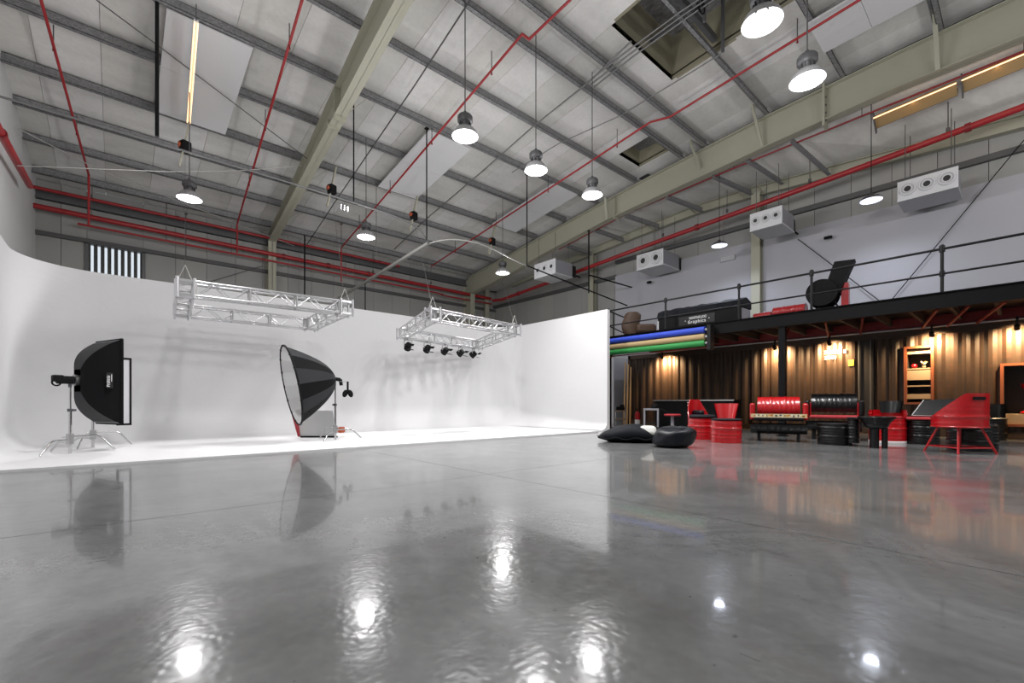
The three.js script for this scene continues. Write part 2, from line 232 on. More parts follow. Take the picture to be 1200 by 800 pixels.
// short purlins of the end bay, from the rafter to the wall beam
for (const [a, b, which] of [[[662, 287], [693, 297], 'by the back corner'], [[694, 268], [731, 281], 'second from the back corner'], [[732, 252], [772, 265], 'third from the back corner'], [[780, 230], [823, 246], 'fourth from the back corner'], [[835, 206], [880, 226], 'fifth from the back corner'], [[874, 186], [915, 213], 'over the second pendant'], [[927, 164], [970, 202], 'before the glowing trough']]) {
  const p = onX(...a, 15.4), q = onX(...b, XW - .32); solo('bay_purlin', [bar(p, q, .02, .2), bar(p.clone().add(V(0, -.1, .05)), q.clone().add(V(0, -.1, .05)), .12, .015)], M.galv, `short purlin of the end bay ${which}`, 'purlin', 'end bay purlins');
}
function beamLoft(st, w, ft) { // st: [x, z, ytop, ybot]; returns web, top flange, bottom flange
  const q = (x, y0, y1, z, a, b) => [V(x + a, y0, z), V(x + b, y0, z), V(x + b, y1, z), V(x + a, y1, z)];
  return { web: loft(st.map(([x, z, t, b]) => q(x, b, t, z, -.008, .008))), top: loft(st.map(([x, z, t, b]) => q(x, t - ft, t, z, -w / 2, w / 2))), bot: loft(st.map(([x, z, t, b]) => q(x, b, b + ft, z, -w / 2, w / 2))) };
}
{ // rafter over the middle of the room
  const xl = z => 4.98 - .0606 * (z + 20.87), b = [[-21.3, 7.6], [-20.9, 7.68], [-14.93, 8.11], [-10.76, 8.42], [-8.85, 8.55], [-4, 8.78], [1, 8.95], [6, 8.8]];
  const st = b.map(([z, y]) => [xl(z), z, roofY(z) - .005, y]); const t = wthing('roof_rafter', 'olive steel roof rafter spanning above the slatted truss side', 'rafter', V(4.6, 7.6, -10), 'olive steel rafters'); t.userData.label = 'slim olive steel rafter running down to the column behind the silver truss';
  const g = beamLoft(st, .3, .03); part(t, 'web', g.web, M.olive); part(t, 'top_flange', g.top, M.olive); part(t, 'bottom_flange', g.bot, M.olive);
  const zs = -11.95, x = xl(zs), yb = lerpTable(b, zs); part(t, 'splice_plate', box(x - .16, x + .16, yb - .1, roofY(zs) - .05, zs - .02, zs + .02), M.olive); part(t, 'splice_plate', box(x - .16, x + .16, yb - .1, yb + .1, zs - .5, zs - .46), M.olive);
  for (const [z, dx] of [[-18.81, .62], [-15.61, .62], [-11.9, .62], [-8.15, .62], [-17.17, .62]]) part(t, 'fly_brace', bar(V(xl(z) + .1, lerpTable(b, z) + .03, z), V(xl(z) + .1 + dx, roofY(z) + .02, z), .05, .012), M.olive);
  const c = wthing('steel_column', 'olive steel column on the back wall behind the silver truss', 'column', V(5.0, 0, ZB + .3)); part(c, 'web', box(4.97, 4.99, 0, 7.75, ZB + .02, ZB + .5), M.olive); part(c, 'flange', box(4.83, 5.13, 0, 7.75, ZB + .48, ZB + .5), M.olive); part(c, 'flange', box(4.83, 5.13, 0, 7.75, ZB + .01, ZB + .03), M.olive);
}
{ // deep rafter towards the mezzanine
  const b = [[-21.3, 6.98], [-20.5, 7.06], [-17.3, 7.45], [-15.39, 7.8], [-11.4, 8.33], [-9.84, 8.44], [-7.03, 8.63], [-5.3, 8.77], [-2.25, 8.95], [0, 8.95], [6, 8.85]];
  const st = b.map(([z, y]) => [15.3, z, roofY(z) - .005, y]); const t = wthing('roof_rafter', 'deep olive steel rafter crossing in front of the end bay', 'rafter', V(15.3, 7, -8), 'olive steel rafters');
  const g = beamLoft(st, .3, .03); part(t, 'web', g.web, M.olive); part(t, 'top_flange', g.top, M.olive); part(t, 'bottom_flange', g.bot, M.olive);
  for (const [p, q] of [[[709, 231], [711, 257]], [[806, 157], [820, 198]], [[881, 122], [893, 171]], [[1095, 12], [1099, 82]]]) part(t, 'fly_brace', bar(onX(...p, 14.75), onX(...q, 15.14), .09, .03), M.olive);
  { const a = onX(965, 97, 15.14), c = onX(965, 147, 15.14); part(t, 'splice_plate', box(15.12, 15.46, c.y, a.y, a.z - .03, a.z + .03), M.olive); for (let i = 0; i < 4; i++) part(t, 'bolt', rod(V(15.2, c.y + .15 + i * .22, a.z + .02), V(15.2, c.y + .15 + i * .22, a.z + .06), .025, 6), M.galvDark); }
  { const a = onX(711, 257, 15.14); part(t, 'splice_plate', box(15.12, 15.46, a.y - .08, roofY(a.z) - .04, a.z + .35, a.z + .39), M.olive); }
  const c = wthing('steel_column', 'olive steel column in the back corner of the hall', 'column', V(15.3, 0, ZB + .3)); part(c, 'web', box(15.29, 15.31, 0, 7.9, ZB + .02, ZB + .72), M.olive); part(c, 'flange', box(15.15, 15.45, 0, 7.05, ZB + .70, ZB + .73), M.olive); part(c, 'flange', box(15.15, 15.45, 0, 7.9, ZB + .01, ZB + .03), M.olive); part(c, 'stiffener', box(15.15, 15.45, 7.1, 7.13, ZB + .03, ZB + .7), M.olive);
}
{ // beam following the roof edge on the right wall
  const pts = [[600, 336], [750, 277], [817, 251], [880, 232], [1050, 189], [1200, 150.6]].map(p => onX(...p, XW - .15)); pts.push(V(XW - .15, pts[5].y - .3, ZR));
  const t = wthing('wall_beam', 'olive beam along the top of the right wall', 'beam', V(XW - .15, 7.8, -8)); const st = pts.map(p => [XW - .16, p.z, p.y + .34, p.y]); const g = beamLoft(st, .22, .025); part(t, 'web', g.web, M.olive); part(t, 'top_flange', g.top, M.olive); part(t, 'bottom_flange', g.bot, M.olive);
  for (const [p, q] of [[[755, 262], [768, 271]], [[806, 242], [815, 250]], [[862, 219], [873, 234]], [[887, 215], [895, 227]]]) part(t, 'fly_brace', bar(onX(...p, XW - .9), onX(...q, XW - .2), .05, .02), M.olive);
}
for (const [px, y1, lab, m] of [[886, 8.3, 'olive column against the white lining on the right wall', M.olive], [693, 7.9, 'olive column on the grey right wall near the back corner', M.olive]]) { const p = onX(px, 300, XW - .3); const c = wthing('steel_column', lab, 'column', V(XW - .2, 0, p.z)); part(c, 'flange', box(XW - .36, XW - .33, 0, y1, p.z - .15, p.z + .15), m); part(c, 'web', box(XW - .33, XW - .1, 0, y1, p.z - .01, p.z + .01), m); part(c, 'flange', box(XW - .13, XW - .1, 0, y1, p.z - .15, p.z + .15), M.olive); }
solo('corner_column', [box(16.6, 16.62, 0, 8, ZB + .02, ZB + .4), box(16.45, 16.75, 0, 8, ZB + .39, ZB + .41)], M.olive, 'narrow olive column where the two panel walls meet', 'column');

// ================================================================ CYCLORAMA
const CY0 = { x0: -1.4, x1: 10.65, zb: -12.7, z1: -7.75, z1r: -8.0, h: 3.5 };
{
  const t = wthing('cyclorama', 'white curved cyclorama wall and floor filling the back of the studio', 'cyclorama', V(4.6, 0, -10));
  const path = []; const r0 = 1.15, N = 14; // inner face plan, left front -> right front, with inward normals
  const add = (x, z, nx, nz) => path.push([x, z, nx, nz]);
  for (let i = 0; i <= 6; i++) add(CY0.x0, CY0.z1 + (CY0.zb + r0 - CY0.z1) * i / 6, 1, 0);
  for (let i = 1; i <= N; i++) { const a = i / N * Math.PI / 2; add(CY0.x0 + r0 - r0 * Math.cos(a), CY0.zb + r0 - r0 * Math.sin(a), Math.cos(a), Math.sin(a)); }
  for (let i = 1; i <= 12; i++) add(CY0.x0 + r0 + (CY0.x1 - CY0.x0 - 2 * r0) * i / 12, CY0.zb, 0, 1);
  for (let i = 1; i <= N; i++) { const a = i / N * Math.PI / 2; add(CY0.x1 - r0 + r0 * Math.sin(a), CY0.zb + r0 - r0 * Math.cos(a), -Math.sin(a), Math.cos(a)); }
  for (let i = 1; i <= 6; i++) add(CY0.x1, CY0.zb + r0 + (CY0.z1r - CY0.zb - r0) * i / 6, -1, 0);
  const K = 10, F0 = .03;
  const secs = path.map(([x, z, nx, nz], pi) => { const rc = .34 + .41 * Math.min(1, Math.max(0, (pi - 4) / 12)) - .52 * Math.min(1, Math.max(0, (pi - 42) / 9)); const s = []; s.push([-.12, 0], [rc, 0]); for (let i = 0; i <= K; i++) { const a = i / K * Math.PI / 2; s.push([rc - rc * Math.sin(a), F0 + rc - rc * Math.cos(a)]); } s.push([0, 2.1], [0, CY0.h], [-.12, CY0.h]); return s.map(([o, y]) => V(x + nx * o, y, z + nz * o)); });
  part(t, 'curved_wall', smooth(planUV(loft(secs), p => [p.x + p.z, p.y]), .5), M.cyc);
  part(t, 'floor_slab', [box(CY0.x0 + .7, CY0.x1 - .72, 0, F0, CY0.zb + .7, CY0.z1), box(CY0.x1 - .74, CY0.x1 - .68, 0, F0, CY0.zb + .72, CY0.z1r), box(CY0.x0 + .3, CY0.x0 + .7, 0, .03, CY0.zb + .9, CY0.z1)].map(g => planUV(clean(g))), M.cyc);
}

// ================================================================ PIPES
const pathRods = (pts, r, n = 8) => { const g = []; for (let i = 0; i + 1 < pts.length; i++) { g.push(rod(pts[i], pts[i + 1], r, n)); if (i) { const s = new THREE.SphereGeometry(r * 1.02, n, 6); s.translate(pts[i].x, pts[i].y, pts[i].z); g.push(s); } } return g; };
const ZP = ZB + .55;
function pipe(label, pts, r, clamps = []) { const c = pts[0]; const t = wthing('sprinkler_pipe', label, 'pipe', c.clone(), 'red sprinkler pipes'); part(t, 'pipe', pathRods(pts, r, 10), M.redPipe); for (const [p, l, top] of clamps) part(t, 'hanger', [rod(p, V(p.x, p.y + l, p.z), .012, 6), rod(p.clone().add(V(0, 0, 0)), p.clone().add(V(0, -.001 + r * 1.4, 0)), r * .5, 6)], M.cable); for (let k = 0; k < 3; k++) { const i = Math.floor((pts.length - 1) * (k + .5) / 3), q = pts[i].clone().lerp(pts[i + 1], .4 + .1 * k), d = pts[i + 1].clone().sub(pts[i]).normalize(); part(t, 'coupling', rod(q.clone().addScaledVector(d, -.06), q.clone().addScaledVector(d, .06), r * 1.35, 10), M.redDark); } return t; }
pipe('upper red sprinkler pipe along the back wall joining the side wall pipe', [onZ(12, 213, ZP), onZ(406, 298, ZP), onZ(468, 312, ZP)], .055, [onZ(108, 234, ZP), onZ(195, 253, ZP)].map(p => [p, .5]));
pipe('thick middle red sprinkler pipe along the back wall', [onZ(31, 239, ZP), onZ(575, 350, ZP)], .085, [[onZ(107, 255, ZP), .8], [onZ(437, 320, ZP), 1.0], [onZ(505, 333, ZP), 1.0]]);
pipe('thin lowest red sprinkler pipe along the back wall', [onZ(91, 262, ZP), onZ(512, 343, ZP), onZ(524, 347, ZP), onZ(576, 356, ZP)], .04, [[onZ(195, 282, ZP), 1.1], [onZ(271, 296, ZP), 1.1], [onZ(405, 322, ZP), 1.1]]);
pipe('thick red sprinkler main along the right wall over the air units', [[578, 352], [588, 351], [640, 332], [750, 290.6], [900, 236], [1050, 181], [1200, 125]].map(p => onX(...p, 16.4)).concat([V(16.4, 8.1, ZR)]), .085, [[777, 277], [852, 249], [949, 214], [1111, 155]].map(p => [onX(...p, 16.4), .8]));
pipe('red sprinkler pipe sloping along the white left wall', [onX(35, 218, -1.75), V(-1.75, 7.85, ZR)].map((p, i) => i ? onX(-140, -100, -1.75) : p), .075);
const branch = (label, pts, dropPx, r = .03) => { const P = pts.map(([x, y, o = .35]) => onRoof(x, y, o)); if (dropPx) { const e = P[P.length - 1]; P.push(V(e.x, e.y - (dropPx) * depthOf(e) / F, e.z)); } const t = wthing('sprinkler_branch', label, 'pipe', P[0].clone(), 'thin red branch pipes'); part(t, 'pipe', pathRods(P, r, 8), M.redPipe); for (let i = 0; i + 1 < P.length; i++) { const L = P[i].distanceTo(P[i + 1]); if (L < 3) continue; for (let s = 1.2; s < L - .5; s += 3.1) { const q = P[i].clone().lerp(P[i + 1], s / L); part(t, 'hanger', rod(q, V(q.x, roofY(q.z) + .1, q.z), .012, 6), M.cable); part(t, 'sprinkler_head', rod(V(q.x, q.y - .02, q.z), V(q.x, q.y - .11, q.z), .012, 6, .025), M.redDark); } } };
branch('thin red branch pipe under the roof nearest the white left wall', [[40, -30], [48, 0], [104, 205]], 58);
branch('thin red branch pipe passing left of the middle rafter', [[362, -30], [354, 0], [278, 262]], 34);
branch('thin red branch pipe with a kink left of the large roof opening', [[698, -30], [668, 0], [620, 46], [612, 40], [400, 290]], 40);
branch('thin red branch pipe running right of the large roof opening', [[1056, -30], [1007, 0], [785, 137], [762, 143], [505, 312]], 0);
{ const P = [[1200, 60], [1010, 136], [860, 197], [735, 250], [655, 292]]     .map(p => onX(...p, 15.52)); const t = wthing('sprinkler_branch', 'thin dark red branch pipe hidden behind the deep rafter', 'pipe', P[0].clone(), 'thin red branch pipes'); part(t, 'pipe', pathRods([V(15.52, P[0].y, 5)].concat(P), .028), M.redDark); for (const q of P) part(t, 'hanger', rod(q, q.clone().add(V(0, .35, 0)), .01, 6), M.cable); }

// ================================================================ CONDUITS, CABLES, RODS
const wire = (name, label, cat, pts, r, m, group) => solo(name, pathRods(pts, r, 6), m, label, cat, group);
wire('conduit', 'dark conduit crossing the purlins just right of the middle rafter', 'conduit', [[560, -15], [551, 0], [486, 100], [397, 230], [360, 286]].map(p => onRoof(...p, .04)), .018, M.cable);
wire('conduit', 'dark conduit crossing the purlins beside the first pendant lamp', 'conduit', [[740, 48], [690, 96], [626, 147], [566, 200], [500, 256], [462, 292]].map(p => onRoof(...p, .05)), .022, M.conduit);
for (let i = 0; i < 3; i++) wire('conduit', ['outer conduit of three running up to the large roof opening', 'middle conduit of three running up to the large roof opening', 'inner conduit of three running up to the large roof opening'][i], 'conduit', [[690 - 4 + i * 5, 98 + i * 2], [735 - 3 + i * 5, 62 + i * 2], [800 - 3 + i * 6, 14 + i * 2], [830 + i * 6, -8 + i * 2]].map(p => onRoof(...p, .08)), .02, M.conduit);
wire('conduit', 'thin conduit running beneath the small roof opening', 'conduit', [[845, 63], [805, 88], [728, 135], [655, 168], [600, 202]].map(p => onRoof(...p, .06)), .016, M.conduit);
wire('bracing_cable', 'thin bracing rod slanting across the white ceiling board', 'cable', [onRoof(113, 0, .1), onRoof(190, 57, .12), onRoof(360, 186, .25)], .014, M.cable);
wire('bracing_cable', 'pale bracing cable slanting down to the back wall beam', 'cable', [[22, 151], [116, 199], [300, 271], [345, 288]].map((p, i) => onRoof(...p, [.5, .45, .35, .3][i])), .016, M.cablePale);
wire('stay_cable', 'pale level cable stretched from the left wall to the middle rafter', 'cable', [onZ(20, 194, -15.2), onZ(120, 198, -15.2), onZ(200, 201, -15.2), onZ(280, 200, -15.2), onZ(358, 193.5, -15.2)], .012, M.cablePale);
wire('bracing_cable', 'thin cable slanting on the back wall above the first truss', 'cable', [onZ(236, 333, ZB + .15), onZ(308, 311.5, ZB + .15)], .014, M.cable);
for (const [a, b, lab] of [[[1200, 164], [1016, 386], 'thin crossed stay cable on the white lining right of the drum chair'], [[935, 280], [1030, 352], 'thin crossed stay cable on the white lining behind the drum chair']]) wire('stay_cable', lab, 'cable', [onX(...a, XW - .2), onX(...b, XW - .2)], .012, M.black);
const RAIL = 6.15;
{ // drop rods
  const dr = (x, yt, yb, lab, r = .02, m = M.black, top) => { const p = top || onRoof(x, yt, -.05), d = depthOf(p); return solo('drop_rod', [rod(p, V(p.x, EYE + (CY - yb) / F * d, p.z), r, 8), box(p.x - .05, p.x + .05, p.y - .03, p.y, p.z - .05, p.z + .05)], m, lab, 'rod', 'vertical drop rods'); };
  dr(184, 0, 160, 'thick black rod hanging beside the white ceiling board', .035);
  dr(414.5, 112, 236, 'black rod hanging from the splice of the middle rafter');
  dr(500, 150, 281, 'black rod hanging down to the bend of the curtain rail');
  dr(617.5, 204, 312, 'black rod hanging down to the end of the curtain rail');
  dr(357, 286, 350, 'black rod standing before the back wall behind the first truss', .03, M.black, V(onZ(357, 282, ZB + .92).x, 8.09, ZB + .92));
  dr(428, 330, 368, 'black rod hanging from the lowest pipe near the curtain rail end', .025, M.black, onZ(428, 328, ZB + .6));
  dr(690, 270, 343, 'black rod hanging from the deep rafter past the first air unit', .03, M.black, onX(690, 270, 15.0));
  for (const [x, a, b, lab] of [[441, 216, 300, 'thin grey rod crossing the third red branch pipe'], [400, 262, 292, 'short grey rod at the foot of the third red branch pipe'], [218, 250, 300, 'thin grey rod before the back wall pipes']]) dr(x, a, b, lab, .012, M.cable, onRoof(x, a, -.02));
}
{ // curved curtain rail
  const t = wthing('curtain_rail', 'pale curved curtain rail hung on rods below the purlins', 'rail', onY(300, 202, RAIL)); const P = p => onY(p[0], p[1], RAIL);
  const a = [[0, 113], [150, 157], [300, 202], [400, 233], [450, 249], [476, 259], [494, 271], [502, 285]].map(P);
  part(t, 'rail', tube(a, .022, 8, 80), M.conduit);
  const b = P([502, 285]), c = onZ(396, 350, ZB + 1); part(t, 'cross_rail', bar(b, c, .09, .09), M.cablePale);
  part(t, 'rail', tube([[503, 285], [515, 282], [532, 280.5], [556, 284], [578, 292], [600, 303], [617, 311]].map(P), .026, 8, 60), M.cablePale); part(t, 'end_bar', rod(P([617, 311]), onX(735, 358, 16.4), .026), M.black);
  for (let i = 0; i < 3; i++) part(t, 'runner', rod(P([399 + i * 4, 238 + i * 1.3]), P([399 + i * 4, 244 + i * 1.3]), .03, 6), M.alu);
}
// ================================================================ LAMPS
function highBay(p, ceilingY, label, scale = 1, power = 1) {
  const t = thing('pendant_lamp', label, 'lamp', p, 0, 'bell shaped high-bay pendants'), R = .25 * scale;
  const dome = part(t, 'shade', lathe([[R, 0], [R * .96, .03], [R * .86, .085], [R * .66, .145], [R * .46, .18], [R * .34, .195], [R * .34, .2], [R * .47, .188], [R * .68, .152], [R * .885, .09], [R * .985, .03], [R, 0]], 28), M.dome); dome.castShadow = true;
  part(t, 'lamp_body', [lathe([[.001, .34], [R * .5, .34], [R * .52, .30], [R * .42, .28], [R * .34, .27], [R * .33, .19]], 20), lathe([[R * .52, .30], [R * .58, .31], [R * .58, .40], [R * .5, .43], [.001, .43]], 20)], M.lampGrey);
  const fins = []; for (let i = 0; i < 12; i++) { const a = i / 12 * 6.2832; fins.push(xf(box(R * .3, R * .46, .2, .31, -.004, .004), 0, 0, 0, a)); } part(t, 'cooling_fin', fins, M.lampGrey);
  part(t, 'bulb', lathe([[.001, .03], [R * .20, .05], [R * .27, .1], [R * .27, .16], [R * .2, .19], [.001, .19]], 18), M.glow);
  part(t, 'cable', rod(V(0, .43, 0), V(0, ceilingY - p.y, 0), .012, 6), M.cable); part(t, 'hook', rod(V(0, .43, 0), V(0, .52, 0), .03, 8), M.lampGrey);
  { const s = new THREE.SpotLight(BAYCOLOR, BAY * power * 1.75, 0, 1.0, .42, 2); s.position.set(p.x, p.y + .01, p.z); s.target.position.set(p.x, 0, p.z); s.castShadow = true; s.shadow.radius = 13; s.shadow.mapSize.set(1024, 1024); scene.add(s, s.target); s.name = 'lamp_light'; s.target.name = 'lamp_aim'; const q = new THREE.PointLight(BAYCOLOR, BAY * .52 * power, 0, 2); q.position.set(p.x, p.y - .26, p.z); q.castShadow = true; q.shadow.radius = 11; q.name = 'lamp_spill'; scene.add(q); }
  return t;
}
for (const [x, y, Y, lab] of [
  [545, 160, 6.3, 'bell pendant lamp beside the third red branch pipe'], [628, 200, 6.3, 'bell pendant lamp in the middle of the row of three'], [694, 229, 6.3, 'bell pendant lamp hanging close to the deep rafter'],
  [893, 27, 6.3, 'large bell pendant lamp below the roof opening'], [946, 95, 6.3, 'large bell pendant lamp under the red pipe by the deep rafter'],
  [222, 233, 5.9, 'bell pendant lamp before the back wall pipes over the softbox'], [429, 278, 5.9, 'bell pendant lamp between the two trusses before the dark eaves'], [589, 320, 5.9, 'small bell pendant lamp before the foot of the deep rafter']]) { const p = onY(x, y, Y); highBay(p, roofY(p.z) + .05, lab, 1.08, 1); }
for (const [x, z] of [[1.2, -6.0], [8.5, 2.7], [11.5, 2.7], [14.0, 2.7]]) highBay(V(x, 6.3, z), roofY(z) + .05, x < 2 ? 'bell pendant lamp over the floor edge before the softbox' : 'bell pendant lamp hanging over the open floor past the furniture', 1.08, x < 2 ? 1.5 : 1);
for (const [x, y, lab] of [[843, 288, 'flat bright disc pendant hanging between two air units'], [1021, 235, 'flat bright disc pendant hanging before the long air unit']]) {
  const p = onX(x, y, 15.62), t = thing('disc_pendant', lab, 'lamp', p, 0, 'flat disc pendants'), R = .26; part(t, 'shade', lathe([[R, 0], [R * .98, .03], [R * .7, .1], [R * .2, .16], [.04, .2], [.001, .2]], 28), M.lampGrey); part(t, 'diffuser', lathe([[.001, -.02], [R * .6, -.015], [R * .95, .0], [R * .95, .012], [.001, .012]], 28), M.glowBlue);
  part(t, 'cable', rod(V(0, .2, 0), V(0, (x > 900 ? 9.05 : 8.85) - p.y, 0), .01, 6), M.black);
  const s = new THREE.SpotLight(DISCCOLOR, DISC, 0, 1.35, .8, 2); s.position.set(p.x, p.y - .04, p.z); s.target.position.set(p.x, 0, p.z); s.castShadow = true; s.shadow.radius = 8; s.name = 'disc_light'; s.target.name = 'disc_aim'; scene.add(s, s.target);
}
{ // slim twin tube hung under the white ceiling board
  const a = onRoof(230, 27, .3), b = onRoof(221, 144, .3), t = wthing('tube_lamp', 'slim lit twin tube lamp under the white ceiling board', 'lamp', a.clone());
  const s = b.clone().sub(a).normalize(), x = V(1, 0, 0); part(t, 'tube', rod(a.clone().addScaledVector(x, .03), b.clone().addScaledVector(x, .03), .012, 8), M.glowWarm); part(t, 'tube', rod(a.clone().addScaledVector(x, -.03), b.clone().addScaledVector(x, -.03), .012, 8), M.glowWarm); part(t, 'body', bar(a.clone().add(V(0, .05, 0)), b.clone().add(V(0, .05, 0)), .09, .05), M.white); for (const q of [a, b]) part(t, 'hanger', rod(q.clone().add(V(0, .05, 0)), V(q.x, roofY(q.z) + .1, q.z), .01, 6), M.cable);
}
for (const [p, q, lab] of [[[1024, 139], [1121, 98], 'golden light trough behind the deep rafter beside the pendant'], [[1127, 95], [1215, 58], 'golden light trough behind the deep rafter further out']]) { // lit gold troughs
  const a = onX(...p, 15.62), b = onX(...q, 15.62), t = wthing('light_trough', lab, 'lamp', a.clone(), 'golden light troughs'), o = (v, x, y) => v.clone().add(V(x, y, 0));
  part(t, 'reflector', loft([a, b].map(v => [o(v, -.02, .04), o(v, .24, -.18), o(v, .26, -.16), o(v, .0, .07)])), M.gold); part(t, 'back', loft([a, b].map(v => [o(v, .24, -.18), o(v, .34, .05), o(v, .36, .05), o(v, .26, -.18)])), M.galvDark);
  part(t, 'tube', rod(o(a, -.05, -.01), o(b, -.05, -.01), .016, 8), M.glowWarm); part(t, 'end_cap', bar(o(a, -.1, .12), o(a, .32, -.26), .03, .12), M.galvDark);
  const L = a.distanceTo(b), s = new THREE.RectAreaLight(0xffc890, 120, .06, L * .95); const m = a.clone().add(b).multiplyScalar(.5); s.position.set(m.x - .06, m.y - .05, m.z); s.lookAt(m.x + .4, m.y - .9, m.z); s.name = 'trough_light'; scene.add(s);
}

// ================================================================ AIR UNITS
function airUnit(px0, py0, py1, px1, X, nv, lab, depth = 1.0) {
  const a = onX(px0, py0, X), b = onX(px0, py1, X), c = onX(px1, (py0 + py1) / 2, X); const h = a.y - b.y, L = c.z - a.z, t = thing('air_unit', lab, 'air unit', V(X, b.y, a.z), 0, 'hanging white air units');
  part(t, 'casing', loft([V(0, 0, 0), V(0, 0, L)].map(o => [V(0, 0, o.z), V(0, h, o.z), V(depth, h, o.z), V(depth, -.02, o.z)])), M.unitGrey);
  part(t, 'front_panel', box(-.03, 0, -.02, h + .02, -.02, L + .02), M.whiteUnit);
  for (let i = 0; i < nv; i++) { const z = L * (i + .5) / nv, y = h * .52, R = Math.min(h * .47, L / nv * .46); const ring = new THREE.TorusGeometry(R * .86, R * .13, 8, 24); ring.rotateY(Math.PI / 2); ring.translate(-.04, y, z); const nz = part(t, 'nozzle', ring, M.whiteUnit); const inner = new THREE.TorusGeometry(R * .5, R * .1, 8, 20); inner.rotateY(Math.PI / 2); inner.translate(-.05, y, z); part(nz, 'inner_ring', inner, M.whiteUnit); part(nz, 'opening', xf(new THREE.CylinderGeometry(R * .42, R * .42, .05, 18), -.03, y, z, 0, 0, Math.PI / 2), M.vent); }
  part(t, 'bottom_tray', loft([-.02, L + .02].map(z => [V(-.04, -.05, z), V(depth + .02, -.05, z), V(depth + .02, -.02, z), V(-.04, -.0, z)])), M.whiteUnit);
  part(t, 'motor_box', box(depth, depth + .3, .04, h - .05, .1, L - .05), M.blackMetal); part(t, 'duct_tail', rod(V(depth + .3, h * .4, L * .8), V(Math.min(depth + .7, XW - X - .15), h * .2, L * .9), .03, 8), M.black);
  for (const [x, z] of [[.12, .12], [.12, L - .12], [depth - .1, .12], [depth - .1, L - .12]]) part(t, 'hanger', rod(V(x, h, z), V(x, 8.3 - b.y, z), .01, 6), M.cable);
}
airUnit(627, 311, 326, 651, 14.4, 3, 'air unit with three nozzles near the back corner above the cyclorama', 1.1);
airUnit(747, 300, 316, 777, 15.9, 2, 'air unit with two nozzles above the black case', 1.2);
airUnit(880, 252, 270, 916, 15.5, 3, 'air unit with three nozzles in front of the olive column', 1.1);
airUnit(1053, 215, 235, 1122, 15.9, 3, 'wide air unit with three nozzles right of the flat disc pendant', 1.0);

// ---- small fittings on the right wall
{ const X = XW - .13, a = onX(853, 303, X), t = wthing('wall_vent', 'small grey slotted vent grille high on the white lining', 'vent', V(X, a.y - .08, a.z)); part(t, 'frame', box(X - .03, X, a.y - .09, a.y + .09, a.z - .28, a.z + .28), M.unitGrey); for (let i = 0; i < 4; i++) part(t, 'slat', box(X - .045, X - .03, a.y - .07 + i * .04, a.y - .05 + i * .04, a.z - .25, a.z + .25), M.whiteUnit); }
for (const [x, y, lab] of [[763, 331, 'black wall camera on the white lining above the black case'], [972, 279, 'black wall camera on the white lining beside the three nozzle unit']]) { const X = XW - .12, a = onX(x, y, X), t = wthing('wall_camera', lab, 'camera', V(X, a.y, a.z), 'small wall cameras'); part(t, 'bracket', rod(V(X, a.y + .06, a.z), V(X - .16, a.y + .04, a.z + .02), .012, 6), M.blackMetal); part(t, 'body', rod(V(X - .12, a.y, a.z - .1), V(X - .2, a.y - .03, a.z + .1), .05, 12), M.black); }
{ const p = onX(690, 322, 15.0), q = onX(728, 333, 16.6); solo('cable_bar', [rod(p, q, .03, 8), rod(q, V(XW - .1, q.y, q.z), .03, 8)], M.black, 'black bar sloping from the drop rod past the first air unit to the wall', 'bar'); }

// ================================================================ TRUSSES
function trussSegment(p, q, s, panels) { // box truss between corner centres
  const d = q.clone().sub(p).normalize(), side = new THREE.Vector3().crossVectors(up, d).normalize(), chords = [], lace = []; const c = (P, i, j) => P.clone().addScaledVector(side, i * s / 2).add(V(0, j * s / 2, 0));
  for (const [i, j] of [[1, 1], [1, -1], [-1, 1], [-1, -1]]) chords.push([c(p, i, j), c(q, i, j)]);
  const L = p.distanceTo(q); for (let k = 0; k < panels; k++) { const A = p.clone().addScaledVector(d, L * k / panels), B = p.clone().addScaledVector(d, L * (k + 1) / panels), f = k % 2 ? 1 : -1; for (const i of [1, -1]) lace.push([c(A, i, f), c(B, i, -f)]); for (const j of [1, -1]) lace.push([c(A, f, j), c(B, -f, j)]); }
  return { chords, lace };
}
function trussFrame(corners, Y, s, label, at) {
  const t = wthing('truss_frame', label, 'truss', at); const C4 = corners;
  for (let k = 0; k < 4; k++) {
    const p = C4[k].clone(), q = C4[(k + 1) % 4].clone(), d = q.clone().sub(p).normalize(); p.addScaledVector(d, s * .62); q.addScaledVector(d, -s * .62); const m = Math.max(6, Math.round(p.distanceTo(q) / (s * 1.15)));
    const { chords, lace } = trussSegment(p, q, s, m); const c0 = part(t, 'chord', rod(...chords[0], .021, 8), M.alu); for (let i = 1; i < 4; i++) part(t, 'chord', rod(...chords[i], .021, 8), M.alu); for (const l of lace) part(t, 'brace', rod(...l, .009, 6), M.alu);
    for (const u of [0, .34, .67, 1]) { const A = p.clone().lerp(q, u), side = new THREE.Vector3().crossVectors(up, d).normalize(), cc = (i, j) => A.clone().addScaledVector(side, i * s / 2).add(V(0, j * s / 2, 0)); part(t, 'frame_ring', [rod(cc(1, 1), cc(1, -1), .018, 6), rod(cc(-1, 1), cc(-1, -1), .018, 6), rod(cc(1, 1), cc(-1, 1), .018, 6), rod(cc(1, -1), cc(-1, -1), .018, 6)], M.steel); }
  }
  for (const P of C4) { const h = s / 2; part(t, 'corner_block', [box(P.x - h, P.x + h, P.y + h - .02, P.y + h + .02, P.z - h, P.z + h), box(P.x - h, P.x + h, P.y - h - .02, P.y - h + .02, P.z - h, P.z + h), ...[[1, 1], [1, -1], [-1, 1], [-1, -1]].map(([i, j]) => rod(V(P.x + i * h, P.y - h - .05, P.z + j * h), V(P.x + i * h, P.y + h + .05, P.z + j * h), .026, 8))], M.alu); }
  return t;
}
const TY = 2.75;
